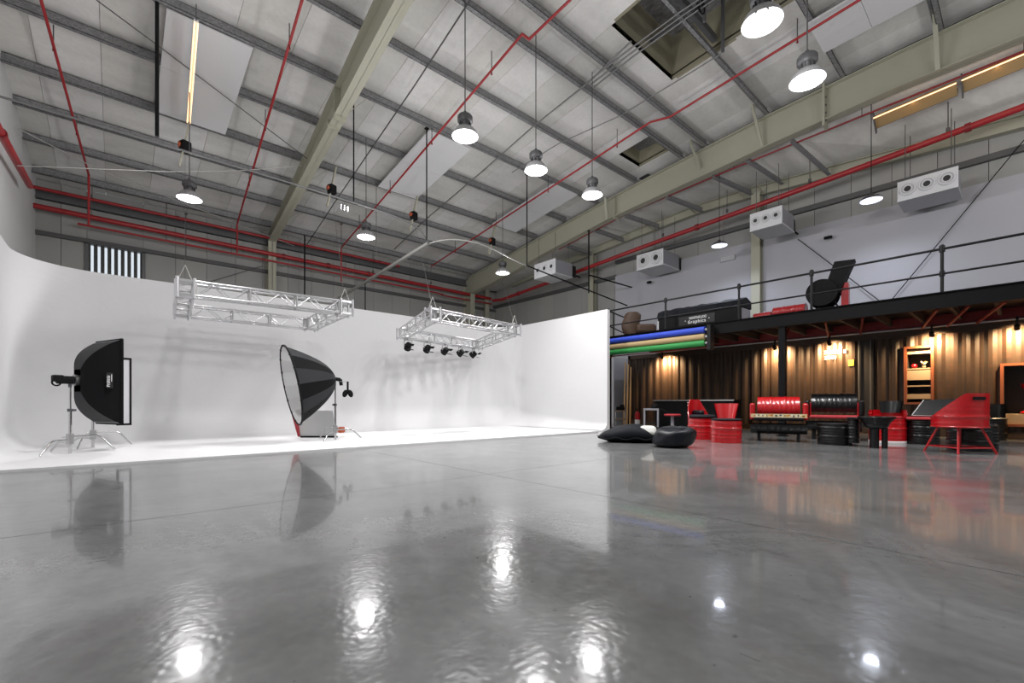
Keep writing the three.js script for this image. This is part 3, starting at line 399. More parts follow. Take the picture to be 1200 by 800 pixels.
const T1 = [[217, 338], [404, 361], [365, 380], [213, 364]].map(p => onY(...p, TY)), T2 = [[507, 369], [603, 387], [560, 404], [472, 391]].map(p => onY(...p, TY));
trussFrame(T1, TY, .24, 'silver rectangular truss frame hanging above the softbox and umbrella', V(2.2, TY, -10.3));
trussFrame(T2, TY, .24, 'silver rectangular truss frame carrying five black spotlights', V(7, TY, -10.3));
for (let i = 0; i < 5; i++) { // spotlights
  const [x, y] = [[477, 398], [498, 400], [517.5, 402], [536, 404.5], [551.5, 406]][i]; const k = [.06, .29, .52, .74, .93][i], p = T2[3].clone().lerp(T2[2], k); const t = thing('spotlight', ['black spotlight at the outer end of the truss, first of five', 'black spotlight second of five along the truss', 'black spotlight in the middle of the five on the truss', 'black spotlight fourth of five along the truss', 'black spotlight last of five, by the truss corner'][i], 'spotlight', V(p.x, TY - .12, p.z), .2 * i - .2, 'black spotlights on the truss');
  part(t, 'clamp', [rod(V(0, -.04, 0), V(0, .0, 0), .03, 8), box(-.03, .03, -.02, .04, -.03, .03)], M.steel); part(t, 'yoke', [bar(V(-.11, -.2, 0), V(-.11, -.06, 0), .015, .03), bar(V(.11, -.2, 0), V(.11, -.06, 0), .015, .03), bar(V(-.115, -.05, 0), V(.115, -.05, 0), .03, .015)], M.steel);
  part(t, 'lamp_head', [xf(new THREE.CylinderGeometry(.085, .1, .2, 16), 0, -.22, 0, 0, .9), xf(rbox(.17, .12, .1, .02), 0, -.2, -.06, 0, .9)], M.black); const b = part(t, 'barn_door', [xf(box(-.1, .1, -.005, .005, 0, .1), 0, -.31, .12, 0, .3), xf(box(-.1, .1, -.005, .005, 0, .1), 0, -.22, .17, 0, -.5)], M.black);
}
// hoists and slings
[[T1[0], [217, 172], 'first truss by the white ceiling board'], [T1[1], [389, 222], 'first truss near the middle rafter'], [T2[0], [485, 253], 'second truss beside the curtain rail bend'], [T2[1], [577, 283], 'second truss before the deep rafter']].forEach(([c, px, lab]) => {
  const top = onRoof(px[0], px[1], .85); const t = wthing('chain_hoist', `chain hoist on an olive bracket over the ${lab}`, 'hoist', top.clone(), 'chain hoists'); const A = onRoof(px[0] + 12, px[1] - 22, .2), B = top.clone().add(V(.28, -.35, -.3));
  part(t, 'bracket', bar(V(top.x + .1, top.y + .75, top.z + .1), V(top.x - .12, top.y - .55, top.z - .1), .12, .04), M.olive); part(t, 'hoist_body', xf(rbox(.24, .3, .22, .04), top.x, top.y, top.z, .4), M.black); part(t, 'motor', rod(V(top.x - .16, top.y + .03, top.z), V(top.x - .02, top.y + .03, top.z), .07, 14), M.orange);
  part(t, 'chain', rod(V(top.x, top.y - .12, top.z), V(c.x, c.y + .14, c.z), .004, 6), M.cable); part(t, 'sling', [rod(V(c.x, c.y + .4, c.z), V(c.x - .1, c.y + .14, c.z), .007, 6), rod(V(c.x, c.y + .4, c.z), V(c.x + .1, c.y + .14, c.z), .007, 6)], M.cablePale);
});

// ================================================================ SOFTBOX, STANDS, UMBRELLA
function cStand(foot, hgt, label, turn) {
  const t = thing('light_stand', label, 'stand', foot, turn, 'chrome turtle base stands'); part(t, 'column', [rod(V(0, .0, 0), V(0, hgt * .6, 0), .022, 10), rod(V(0, hgt * .55, 0), V(0, hgt, 0), .015, 10)], M.chrome); part(t, 'base_hub', [rod(V(0, .14, 0), V(0, .3, 0), .045, 10), rod(V(-.09, .25, 0), V(.09, .25, 0), .01, 6)], M.steel);
  for (let i = 0; i < 3; i++) { const a = i * 2.094 + .2, c = Math.cos(a), s = Math.sin(a), y = .26 - i * .05; part(t, 'leg', pathRods([V(.03 * c, y, .03 * s), V(.3 * c, y + .0, .3 * s), V(.36 * c, y - .03, .36 * s), V(.52 * c, .02, .52 * s)], .014, 8), M.chrome); }
  part(t, 'knob', [rod(V(0, hgt * .6, 0), V(.07, hgt * .6, 0), .018, 8), rod(V(0, hgt * .58, 0), V(0, hgt * .62, 0), .032, 8)], M.spigot); return t;
}
const FL = .03;
const S1 = onY(82, 531, FL), S2 = onY(109, 524, FL), S3 = onY(393, 515, FL);
cStand(S1, 1.1, 'chrome turtle base stand holding the black softbox', facing(82) + .1); cStand(S2, 1.2, 'chrome turtle base stand behind the softbox holding the white panel', facing(112) + .35);
{ // softbox: front rectangle, four bowed fabric sides, light head behind
  const d = depthOf(S1), k = d / F, base = V(S1.x, 1.1 + FL, S1.z), t = thing('softbox', 'large black softbox with its strobe head on a chrome stand', 'softbox', base, facing(95) + .34);
  // local x: towards the opening (screen right), y up, z towards the viewer. hub at x = 0.1
  const kx = k * .76; const hubX = 8 * kx, fx = 48 * kx, hy = .02, y1 = 52 * k, y0 = -51 * k, zw = .42;
  const rib = (u, yy, zz) => { const bow = .05 + .95 * Math.pow(u, .36); return V(hubX + (fx - hubX) * u, hy + (yy - hy) * bow, zz * bow); };
  const n = 14, us = Array.from({ length: n + 1 }, (_, i) => .015 + .985 * Math.pow(i / n, 1.6));
  const side = (A, B) => { const th = .006, o = []; for (const u of us) { const a = rib(u, ...A), b = rib(u, ...B), c = a.clone().add(b).multiplyScalar(.5); const inn = v => v.clone().lerp(V(v.x, hy, 0), .02); o.push([a, b, inn(b), inn(a)]); } return smooth(loft(o), .6); };
  const TL = [y1, zw], TR = [y1, -zw], BL = [y0, zw], BR = [y0, -zw];
  // cut corners: the near side panel is wide, top and bottom panels taper
  part(t, 'side_panel', side(TL, BL), M.softbox); part(t, 'side_panel', side(BR, TR), M.softbox); part(t, 'top_panel', side(TR, TL), M.softboxGrey); part(t, 'bottom_panel', side(BL, BR), M.softboxGrey);
  part(t, 'front_diffuser', box(fx - .04, fx - .03, y0 * .97, y1 * .97, -zw * .96, zw * .96), M.diffuser); part(t, 'front_rim', [box(fx - .01, fx + .02, y1 - .02, y1 + .012, -zw, zw), box(fx - .01, fx + .02, y0 - .012, y0 + .02, -zw, zw), box(fx - .01, fx + .02, y0, y1, zw - .01, zw + .012), box(fx - .01, fx + .02, y0, y1, -zw - .012, -zw + .01)], M.softbox);
  part(t, 'speed_ring', xf(new THREE.CylinderGeometry(.09, .075, .07, 18), hubX, hy, 0, 0, 0, Math.PI / 2), M.steel); part(t, 'light_head', [xf(new THREE.CylinderGeometry(.06, .06, .26, 16), -.02, hy, 0, 0, 0, Math.PI / 2), xf(rbox(.12, .1, .12, .02), -.14, hy + .02, 0), xf(new THREE.TorusGeometry(.05, .012, 6, 14), -.16, hy - .04, .02)], M.black); part(t, 'mount', [rod(V(0, 0, 0), V(0, -.09, 0), .022, 8), rod(V(-.02, -.03, 0), V(.06, -.03, .03), .014, 6)], M.spigot);
  const lt = canvasTex(64, 256, (g, w, h) => { g.fillStyle = '#08080a'; g.fillRect(0, 0, w, h); g.translate(24, 236); g.rotate(-Math.PI / 2); g.fillStyle = '#e8e8ea'; g.font = 'bold 52px sans-serif'; g.fillText('Profoto', 0, 10); g.font = 'bold 15px sans-serif'; g.fillRect(90, 22, 120, 8); });
  const lg = new THREE.BoxGeometry(.085, .24, .004); part(t, 'logo_patch', xf(lg, fx - .15, hy + .0, zw * .985, 0.17), new THREE.MeshStandardMaterial({ map: lt, roughness: .6 }), 'white upright lettering on the softbox side');
}
{ // white panel in a black frame behind the softbox
  const k = depthOf(S2) / F, c = V(S2.x, FL, S2.z), t = thing('panel_reflector', 'white framed diffusion panel held upright behind the softbox', 'panel', c, facing(112) + .22); const x0 = 30 * k * .76, x1 = 45 * k * .76, y0 = .8 - (498 - CY) * k - FL, y1 = .8 + (CY - 418) * k - FL;
  part(t, 'panel', box(x0, x1, y0, y1, -.01, .01), M.diffuser); part(t, 'frame', [box(x0, x1, y1 - .015, y1 + .02, -.02, .02), box(x0, x1, y0 - .02, y0 + .015, -.02, .02), box(x1 - .01, x1 + .02, y0 - .02, y1 + .02, -.02, .02), box(x0 - .02, x0 + .01, y0 - .02, y1 + .02, -.02, .02)], M.black); part(t, 'arm', rod(V(0, 1.12, 0), V(x0, 1.12, 0), .014, 8), M.spigot);
}
cStand(S3, 1.22, 'chrome turtle base stand under the giant parabolic umbrella', facing(393) + 2.4);
{ // giant parabolic umbrella on a tilt head
  const k = depthOf(S3) / F, apex = V(S3.x, FL + 1.28, S3.z), t = thing('parabolic_umbrella', 'giant black parabolic umbrella with silver lining on a stand', 'umbrella', apex, facing(393) + Math.PI + .24); // local +x: opening direction (screen left, a little to the viewer)
  const D = 48 * k, R = 44.5 * k, tilt = -.19, n = 16, m = 12, P = (u, a, off = 0) => { const r = (R - off) * Math.pow(u, .52), x = D * u; return V(x * Math.cos(tilt) - r * Math.cos(a) * Math.sin(tilt), x * Math.sin(tilt) + r * Math.cos(a) * Math.cos(tilt), r * Math.sin(a)).add(V(.0, .0, 0)); };
  for (let i = 0; i < n; i++) { const a0 = i / n * 6.2832, a1 = (i + 1) / n * 6.2832, outer = [], inner = []; for (let j = 0; j <= m; j++) { const u = .002 + .998 * Math.pow(j / m, 1.7); const A = P(u, a0), B = P(u, a1), a = P(u, a0, .006), b = P(u, a1, .006); outer.push([A, B, b.clone().lerp(B, .5), a.clone().lerp(A, .5)]); const c = P(u, a0, .012), d = P(u, a1, .012); inner.push([a, b, d, c]); } const g = part(t, 'gore', smooth(loft(outer), .4), i % 2 ? M.softbox : M.softboxGrey); part(g, 'lining', smooth(loft(inner), .4), M.silver); part(t, 'rib_tip', rod(P(1, a0), P(1.01, a0).add(V(.02, 0, 0)), .008, 6), M.black); }
  const rim = []; for (let i = 0; i <= 64; i++) rim.push(P(1, i / 64 * 6.2832)); part(t, 'rim', tube(rim, .02, 6, 128), M.black);
  part(t, 'shaft', rod(P(0, 0), V(D * .8 * Math.cos(tilt), D * .8 * Math.sin(tilt), 0), .012, 8), M.black); part(t, 'flash_head', xf(new THREE.CylinderGeometry(.07, .07, .22, 16), D * .55 * Math.cos(tilt), D * .55 * Math.sin(tilt), 0, 0, 0, Math.PI / 2), M.blackMetal);
  part(t, 'tilt_head', [rod(V(.05, 0, 0), V(-.1, -.02, 0), .04, 10), rod(V(-.1, -.01, 0), V(-.12, -.14, 0), .035, 10)], M.black);
}
{ // cable and hanging handle
  const p = atDepth(398, 447, depthOf(S3)), q = atDepth(407.5, 447, depthOf(S3)), t = wthing('hanging_bag', 'black weight bag hanging off a thin boom by the umbrella stand', 'bag', q.clone()); part(t, 'boom', rod(p, q, .006, 6), M.steel); part(t, 'strap', rod(q, q.clone().add(V(0, -.2, 0)), .022, 8), M.black); const s = q.clone().add(V(0, -.25, 0)); for (const i of [-1, 1]) { const g = new THREE.SphereGeometry(.075, 14, 10); g.scale(.7, 1.1, .7); g.rotateZ(i * .35); g.translate(s.x + rt.x * i * .055, s.y, s.z + rt.z * i * .055); part(t, 'bag_lobe', g, M.blackSoft); }
}
{ const p = onY(400, 511, FL), g = rbox(.16, .14, .12, .04); solo('sand_bag', xf(g, p.x, FL + .15, p.z, .4), M.orange, 'small orange sandbag on the umbrella stand leg', 'sandbag'); }
{ // white board leaning behind the umbrella
  const b = onY(352, 512.5, FL), c = onY(395, 512.5, FL), t = wthing('white_board', 'white reflector board with black foot rail standing behind the umbrella', 'reflector', b.clone().add(c).multiplyScalar(.5)); const hgt = .6, back = V(-.06, 0, -.10); const lean = v => v.clone().add(V(back.x, hgt, back.z)); const th = V(.0, 0, -.03);
  part(t, 'board', loft([[b, c, c.clone().add(th), b.clone().add(th)], [lean(b), lean(c), lean(c).add(th), lean(b).add(th)]]), M.white); part(t, 'foot_rail', rod(b.clone().add(V(0, .02, 0.02)), c.clone().add(V(0, .02, .02)), .018, 8), M.black); part(t, 'red_edge', loft([[b.clone().add(V(-.05, .02, .02)), b.clone().add(V(-.01, .02, .02)), b.clone().add(V(-.01, .02, -.02)), b.clone().add(V(-.05, .02, -.02))], [lean(b).add(V(-.12, 0, .03)), lean(b).add(V(.02, 0, .03)), lean(b).add(V(.02, 0, 0)), lean(b).add(V(-.12, 0, 0))]]), M.redTrim, 'dark red strip on the board edge');
}

// ================================================================ CONTAINER
const CX = 14.7;
const { FontLoader } = await import('three/addons/loaders/FontLoader.js');
const { TextGeometry } = await import('three/addons/geometries/TextGeometry.js');
const font = await new FontLoader().loadAsync('fonts/droid/droid_sans_bold.typeface.json');
{
  const z0 = -10.05, z1 = 2.14, t = wthing('shipping_container', 'brown corrugated shipping container under the black mezzanine', 'container', V(15.9, 0, -4));
  const off = z => { const u = (((z - z0) % .278) + .278) % .278; return u < .072 ? 0 : u < .14 ? (u - .072) / .068 : u < .21 ? 1 : 1 - (u - .21) / .068; };
  const corr = (a, b, ya, yb) => { const br = [a]; for (let k = 0; ; k++) { let done = false; for (const o of [0, .072, .14, .21]) { const z = z0 + k * .278 + o; if (z > b) { done = true; break; } if (z > a + .001 && z < b - .001) br.push(z); } if (done) break; } br.push(b); return planUV(clean(loft(br.map(z => { const x = CX + .045 * off(z); return [V(x, ya, z), V(x, yb, z), V(x + .004, yb, z), V(x + .004, ya, z)]; }))), p => [p.z, p.y]); };
  const A = [-1.98, -1.54, .82, 2.13], B = [-.36, .55, .34, 1.61];
  for (const q of [[z0 + .1, -6.4, .16, 2.44], [-6.398, -2.98, .16, 2.44], [-2.62, A[0], .16, 2.44], [A[0], A[1], A[3], 2.44], [A[0], A[1], .16, A[2]], [A[1], B[0], .16, 2.44], [B[0], B[1], B[3], 2.44], [B[0], B[1], .16, B[2]], [B[1], z1 - .1, .16, 2.44]]) part(t, 'corrugated_sheet', corr(...q), M.container);
  const d = part(t, 'door_leaf', box(CX + .01, CX + .04, .16, 2.44, -2.97, -2.63), M.containerDark); part(d, 'lock_bar', rod(V(CX - .02, .2, -2.93), V(CX - .02, 2.42, -2.93), .016, 8), M.galvDark); part(d, 'lock_bar', rod(V(CX - .02, .2, -2.69), V(CX - .02, 2.42, -2.69), .016, 8), M.galvDark);
  part(t, 'top_rail', box(CX - .03, CX + .08, 2.44, 2.59, z0, z1), M.container); part(t, 'bottom_rail', box(CX - .03, CX + .1, 0, .16, z0, z1), M.container); part(t, 'corner_post', box(CX - .03, CX + .12, 0, 2.59, z0, z0 + .1), M.container); part(t, 'corner_post', box(CX - .03, CX + .12, 0, 2.59, z1 - .1, z1), M.container);
  part(t, 'roof', box(CX + .08, 17.14, 2.55, 2.59, z0, z1), M.containerDark); part(t, 'end_wall', box(CX + .1, 17.14, 0, 2.55, z0 + .02, z0 + .06), M.container); part(t, 'end_wall', box(CX + .1, 17.14, 0, 2.55, z1 - .06, z1 - .02), M.containerDark); part(t, 'back_wall', box(17.08, 17.14, 0, 2.55, z0 + .06, z1 - .06), M.containerDark);
  // two framed openings with lined recesses
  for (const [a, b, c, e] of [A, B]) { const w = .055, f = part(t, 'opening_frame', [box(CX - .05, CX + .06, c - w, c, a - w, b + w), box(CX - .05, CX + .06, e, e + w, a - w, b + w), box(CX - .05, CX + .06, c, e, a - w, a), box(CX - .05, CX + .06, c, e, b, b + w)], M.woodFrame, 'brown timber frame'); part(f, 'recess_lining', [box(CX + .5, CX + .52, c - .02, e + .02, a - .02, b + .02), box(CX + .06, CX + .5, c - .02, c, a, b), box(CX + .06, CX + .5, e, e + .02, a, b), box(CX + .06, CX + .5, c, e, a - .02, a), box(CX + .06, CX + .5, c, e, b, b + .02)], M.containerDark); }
  for (const [y, h] of [[1.62, .03], [1.2, .03], [.9, .03]]) part(t, 'shelf', box(CX + .03, CX + .45, y, y + h, A[0], A[1]), M.shelfWood);
  part(t, 'shelf_front', box(CX + .04, CX + .06, 1.36, 1.6, A[0], A[1]), M.shelfWood); part(t, 'shelf_front', box(CX + .04, CX + .06, .93, 1.02, A[0], A[1]), M.shelfWood); part(t, 'shelf_front', box(CX + .04, CX + .06, 2.0, 2.1, A[0], A[1]), M.shelfWood);
  part(t, 'display_floor', box(CX + .03, CX + .48, B[2], B[2] + .22, B[0], B[1]), M.shelfWood);
  const txt = (s, size, y, z) => { const g = new TextGeometry(s, { font, size, depth: .004, curveSegments: 3 }); g.rotateY(-Math.PI / 2); g.translate(CX - .006, y, z); return g; };
  const zt = onX(966, 410, CX).z; part(t, 'number_marking', txt('384600 8', .088, 2.14, zt), M.white, 'white container number'); part(t, 'number_marking', txt('22G1', .088, 2.0, zt), M.white, 'white container size code');
  const tg = onX(997.5, 425, CX); part(t, 'yellow_plate', box(CX - .02, CX, tg.y - .08, tg.y + .08, tg.z - .06, tg.z + .06), M.yellowTag, 'small yellow plate');
}
solo('shelf_ball', xf(new THREE.SphereGeometry(.06, 16, 12), CX + .2, 1.71, -1.87), M.redPaint, 'small red ball on the shelf in the container opening', 'ball');
{ const t = thing('flower_vase', 'small dried flower bunch in a pot on the container shelf', 'flowers', V(CX + .2, 1.65, -1.69)); part(t, 'pot', lathe([[.001, 0], [.03, 0], [.04, .05], [.03, .06], [.001, .06]], 12), M.shelfWood); for (let i = 0; i < 9; i++) { const a = i * 2.4, r = .02 + .005 * i; const g = new THREE.IcosahedronGeometry(.022, 0); g.translate(Math.cos(a) * r, .1 + .008 * i, Math.sin(a) * r); part(t, 'bloom', g, i % 2 ? M.pillow : M.gold); } }
{ const t = thing('coffee_grinder', 'red cast machine with curved arm in the large framed opening', 'machine', V(CX + .26, .56, .05)); part(t, 'base', [lathe([[.001, 0], [.19, 0], [.17, .05], [.07, .1], [.05, .12], [.001, .12]], 16)], M.redPaint); part(t, 'column', lathe([[.05, .1], [.045, .35], [.1, .5], [.16, .6], [.17, .66], [.001, .66]], 16), M.redPaint); part(t, 'arm', tube([V(0, .66, 0), V(0, .82, .05), V(0, .9, .2), V(0, .86, .34)], .025, 8, 24), M.chrome); part(t, 'hood', xf(lathe([[.13, 0], [.1, .08], [.03, .12], [.001, .12]], 16), 0, .78, .34), M.redPaint); }
// halogen washers under the deck
[[776, 'over the roller frame end'], [908, 'before the middle mezzanine post'], [972, 'over the white container number'], [1092, 'right of the shelf opening'], [1192, 'over the large framed opening'], [1262, 'past the large framed opening']].forEach(([px, lab]) => {
  const p = onX(px, 405, CX - .36); p.y = 2.47; const t = thing('wall_washer', `small black wall washer lamp under the deck ${lab}`, 'lamp', p, 0, 'small wall washer lamps'); part(t, 'bracket', box(-.02, .02, 0, .16, -.02, .02), M.blackMetal); part(t, 'head', xf(new THREE.CylinderGeometry(.045, .05, .12, 14), -.03, -.07, 0, 0, 0, .95), M.blackMetal); part(t, 'lens', xf(new THREE.CylinderGeometry(.04, .04, .006, 14), .024, -.108, 0, 0, 0, .95), M.glowWarm);
  const s = new THREE.SpotLight(WARMCOLOR, WARM, 0, 1.25, 1, 2); s.position.set(p.x + .05, p.y - .13, p.z); s.target.position.set(CX + .1, 2.0, p.z); s.castShadow = true; s.shadow.radius = 2; s.name = 'washer_light'; s.target.name = 'washer_aim'; scene.add(s, s.target);
});

// ================================================================ MEZZANINE
const DX = 12, DY = 2.93, DZ = -8.97;
{
  const t = wthing('mezzanine', 'black steel mezzanine deck above the container', 'mezzanine', V(14.5, 0, -3)); const zE = 5.2;
  part(t, 'deck_plate', box(DX + .02, 17.12, DY - .05, DY, DZ, zE), M.deckBlack); part(t, 'fascia_beam', [box(DX, DX + .02, DY - .3, DY + .01, DZ, zE), box(DX - .04, DX + .08, DY - .3, DY - .285, DZ, zE), box(DX - .04, DX + .08, DY - .005, DY + .01, DZ, zE)], M.deckBlack); part(t, 'end_beam', box(DX + .02, 17.12, DY - .3, DY - .05, DZ, DZ + .03), M.deckBlack);
  for (let z = DZ + .5; z < 3; z += .62) part(t, 'joist', box(DX + .03, CX - .05, DY - .22, DY - .06, z - .03, z + .03), M.underDeck); part(t, 'rear_beam', box(CX - .12, CX - .06, DY - .3, DY - .06, DZ + .1, 3), M.joistRed, 'dark red rear beam');
  for (const px of [713, 917]) { const p = onX(px, 450, DX + .07); part(t, 'post', [box(DX, DX + .14, 0, DY - .3, p.z - .07, p.z + .07), box(DX - .04, DX + .18, 0, .015, p.z - .11, p.z + .11)], M.deckBlack); part(t, 'knee_brace', bar(V(DX + .07, DY - .75, p.z), V(DX + .5, DY - .3, p.z), .05), M.joistRed); } part(t, 'post', box(DX, DX + .14, 0, DY - .3, 1.6, 1.74), M.deckBlack);
  for (const px of [980, 1022, 1105, 1140, 1180]) { const p = onX(px, 372, 13.2); part(t, 'diagonal_brace', bar(V(DX + .3, DY - .27, p.z), V(CX - .1, DY - .34, p.z - .5), .04), M.joistRed); } part(t, 'service_pipe', rod(V(CX - .2, DY - .33, DZ + .2), V(CX - .2, DY - .33, 3), .025, 8), M.steel);
}
{
  const t = wthing('guard_rail', 'black tubular guard rail along the mezzanine edge', 'railing', V(DX, DY, -3)); const x = DX + .03;
  part(t, 'top_rail', rod(V(x, 3.78, DZ), V(x, 3.78, 5), .024, 8), M.blackMetal); part(t, 'middle_rail', rod(V(x, 3.3, DZ), V(x, 3.3, 5), .02, 8), M.blackMetal);
  for (const px of [713, 780, 866, 951, 1104]) { const z = onX(px, 340, x).z; const p = part(t, 'post', rod(V(x, DY, z), V(x, 3.86, z), .028, 8), M.blackMetal); part(p, 'rail_clamp', rod(V(x, 3.72, z), V(x, 3.84, z), .045, 8), M.blackMetal); part(p, 'rail_clamp', rod(V(x, 3.25, z), V(x, 3.35, z), .042, 8), M.blackMetal); }
  part(t, 'post', rod(V(x, DY, 1.2), V(x, 3.86, 1.2), .028, 8), M.blackMetal);
  const e = V(x, 3.78, DZ), s = onZ(720, 366, DZ); const r = wthing('stair_rail', 'black stair rail falling away behind the mezzanine corner', 'railing', V(DX + .3, DY, DZ - .1)); part(r, 'post', rod(V(DX + .32, DY, DZ - .03), V(DX + .32, 3.8, DZ - .03), .024, 8), M.blackMetal); part(r, 'rail', rod(V(x, 3.78, DZ), onZ(737, 374, DZ - .2), .022, 8), M.blackMetal); part(r, 'rail', rod(V(x, 3.3, DZ), onZ(739, 394, DZ - .2), .02, 8), M.blackMetal);
}
{ // backdrop rollers
  const X = DX - .16, a = onX(712, 400, X).z, b = onX(829, 390, X).z, t = wthing('backdrop_bracket', 'black bracket frame holding three backdrop rolls on the deck edge', 'frame', V(X, 2.3, (a + b) / 2));
  part(t, 'end_plate', rbox(.22, .66, .1, .01, X, onX(709, 409, X).y, a - .06), M.blackMetal); part(t, 'end_plate', rbox(.22, .66, .1, .01, X, onX(709, 409, X).y, b + .08), M.blackMetal); part(t, 'tie_bar', box(X + .1, X + .14, 2.28, 2.31, a, b), M.joistRed); part(t, 'hook', [box(X, DX, 2.7, 2.74, a - .08, a - .04), box(X, DX, 2.7, 2.74, b + .05, b + .09)], M.blackMetal);
  [[2.76, M.blue, 'blue'], [2.57, M.tan, 'tan'], [2.40, M.green, 'green']].forEach(([y, m, c]) => { const r = wthing('backdrop_roll', `${c} paper backdrop roll on the roller frame`, 'backdrop roll', V(X, y, a), 'backdrop rolls'); part(r, 'paper', rod(V(X, y, a + .06), V(X, y, b - .06), .085, 20), m); part(r, 'core', rod(V(X, y, a), V(X, y, b), .03, 12), M.white); });
}
// ---- things on the deck
{ // brown armchair
  const p = onX(752, 380, 13.0); p.y = DY; const t = thing('armchair', 'brown leather armchair seen behind the mezzanine rail', 'chair', p, facing(752) + .15); const sh = []; for (let i = 0; i <= 10; i++) { const u = i / 10, y = .15 + u * .72, w = .25 + .04 * Math.sin(u * 3.1), x = -.3 - .02 * u - .05 * Math.sin(u * 5); const ring = []; for (let j = 0; j < 12; j++) { const a = j / 12 * 6.283; ring.push(V(x + Math.cos(a) * w * (u > .9 ? .7 : 1), y, Math.sin(a) * .13 - .1)); } sh.push(ring); } part(t, 'backrest', smooth(loft(sh), 1.2), M.brown); const seat = rbox(.62, .3, .6, .1); seat.translate(.12, .28, 0); part(t, 'seat', seat, M.brown); part(t, 'base', [rod(V(0, 0, 0), V(0, .2, 0), .04, 10), rod(V(0, 0, 0), V(0, .03, 0), .25, 16)], M.blackMetal);
}
{ // long black case with a soft cover
  const X = 12.45, a = onX(771, 385, X).z, b = onX(868, 365, X).z, t = wthing('roller_case', 'long black lettered case under a draped black cover on the deck', 'case', V(X + .3, DY, (a + b) / 2)); part(t, 'case_body', box(X, X + .6, DY, DY + .46, a, b), M.black); const n = 18, secs = []; for (let i = 0; i <= n; i++) { const z = a - .03 + (b - a + .06) * i / n, w = .012 * Math.sin(i * 2.3) + .008 * Math.sin(i * 5.1); secs.push([V(X - .02 + w, DY + .44, z), V(X + .05 + w, DY + .62, z), V(X + .3, DY + .72 + w, z), V(X + .62, DY + .62, z), V(X + .63, DY + .42, z)]); } part(t, 'soft_cover', loft(secs), M.nylon); part(t, 'end_panel', box(X + .05, X + .58, DY + .02, DY + .4, b, b + .02), M.unitGrey); part(t, 'edge_strip', [box(X - .015, X, DY + .01, DY + .05, a, b), box(X - .015, X, DY + .05, DY + .36, a, a + .03)], M.whiteUnit);
  const lt = canvasTex(512, 128, (g, w, h) => { g.fillStyle = '#050506'; g.fillRect(0, 0, w, h); g.fillStyle = '#d8d8da'; g.font = 'bold 50px sans-serif'; g.fillText('NORTHFLEXI', 150, 52, 250); g.font = 'bold 62px sans-serif'; g.fillText('Graphics', 130, 112, 290); g.fillRect(90, 60, 12, 12); g.fillRect(430, 60, 12, 12); });
  const zc = onX(816, 373, X).z, pg = new THREE.BoxGeometry(1.05, .25, .004); pg.rotateY(-Math.PI / 2); pg.translate(X - .004, DY + .25, zc); part(t, 'lettering', pg, new THREE.MeshStandardMaterial({ map: lt, roughness: .5 }), 'white lettering on the case front');
}
// ---- drum furniture helpers
const ribs = (y, h) => { const c = [.33, .66, .12, .2, .45, .54, .78, .87]; let s = 0; for (let i = 0; i < c.length; i++) { const d = (y / h - c[i]) * h / (i < 2 ? .018 : .011); s += (i < 2 ? .012 : .005) * Math.exp(-d * d); } return s; };
const drumWall = (r, h, y0 = 0, y1 = h, n = 60) => { const p = []; for (let i = 0; i <= n; i++) { const y = y0 + (y1 - y0) * i / n; p.push([r + ribs(y, h), y]); } return p; };
const drum = (r, h, y0 = 0, y1 = h, seg = 32, n = 60) => { const p = drumWall(r, h, y0, y1, n); return lathe([[.001, y0], [r - .012, y0], [r + .006, y0 + .004], ...p, [r + .006, y1 - .004], [r - .012, y1], [.001, y1]], seg); };
function shell(r, y0, top, a0, a1, flare = 0, N = 36, K = 16, hh = .88) { const secs = []; for (let i = 0; i <= N; i++) { const a = a0 + (a1 - a0) * i / N, yt = top(a), s = []; for (let k = 0; k <= K; k++) { const y = y0 + (yt - y0) * k / K, R = r + ribs(y, hh) + flare * (y - y0); s.push(V(Math.sin(a) * R, y, Math.cos(a) * R)); } for (let k = K; k >= 0; k--) { const y = y0 + (yt - y0) * k / K, R = r - .014 + flare * (y - y0); s.push(V(Math.sin(a) * R, y, Math.cos(a) * R)); } secs.push(s); } return smooth(loft(secs, false), .5); }
const cushion = (r, h, y) => { const g = lathe([[.001, 0], [r * .9, 0], [r, h * .3], [r, h * .7], [r * .88, h], [.001, h * 1.05]], 28); g.translate(0, y, 0); return g; };
const at = (x, y) => onY(x, y, 0);
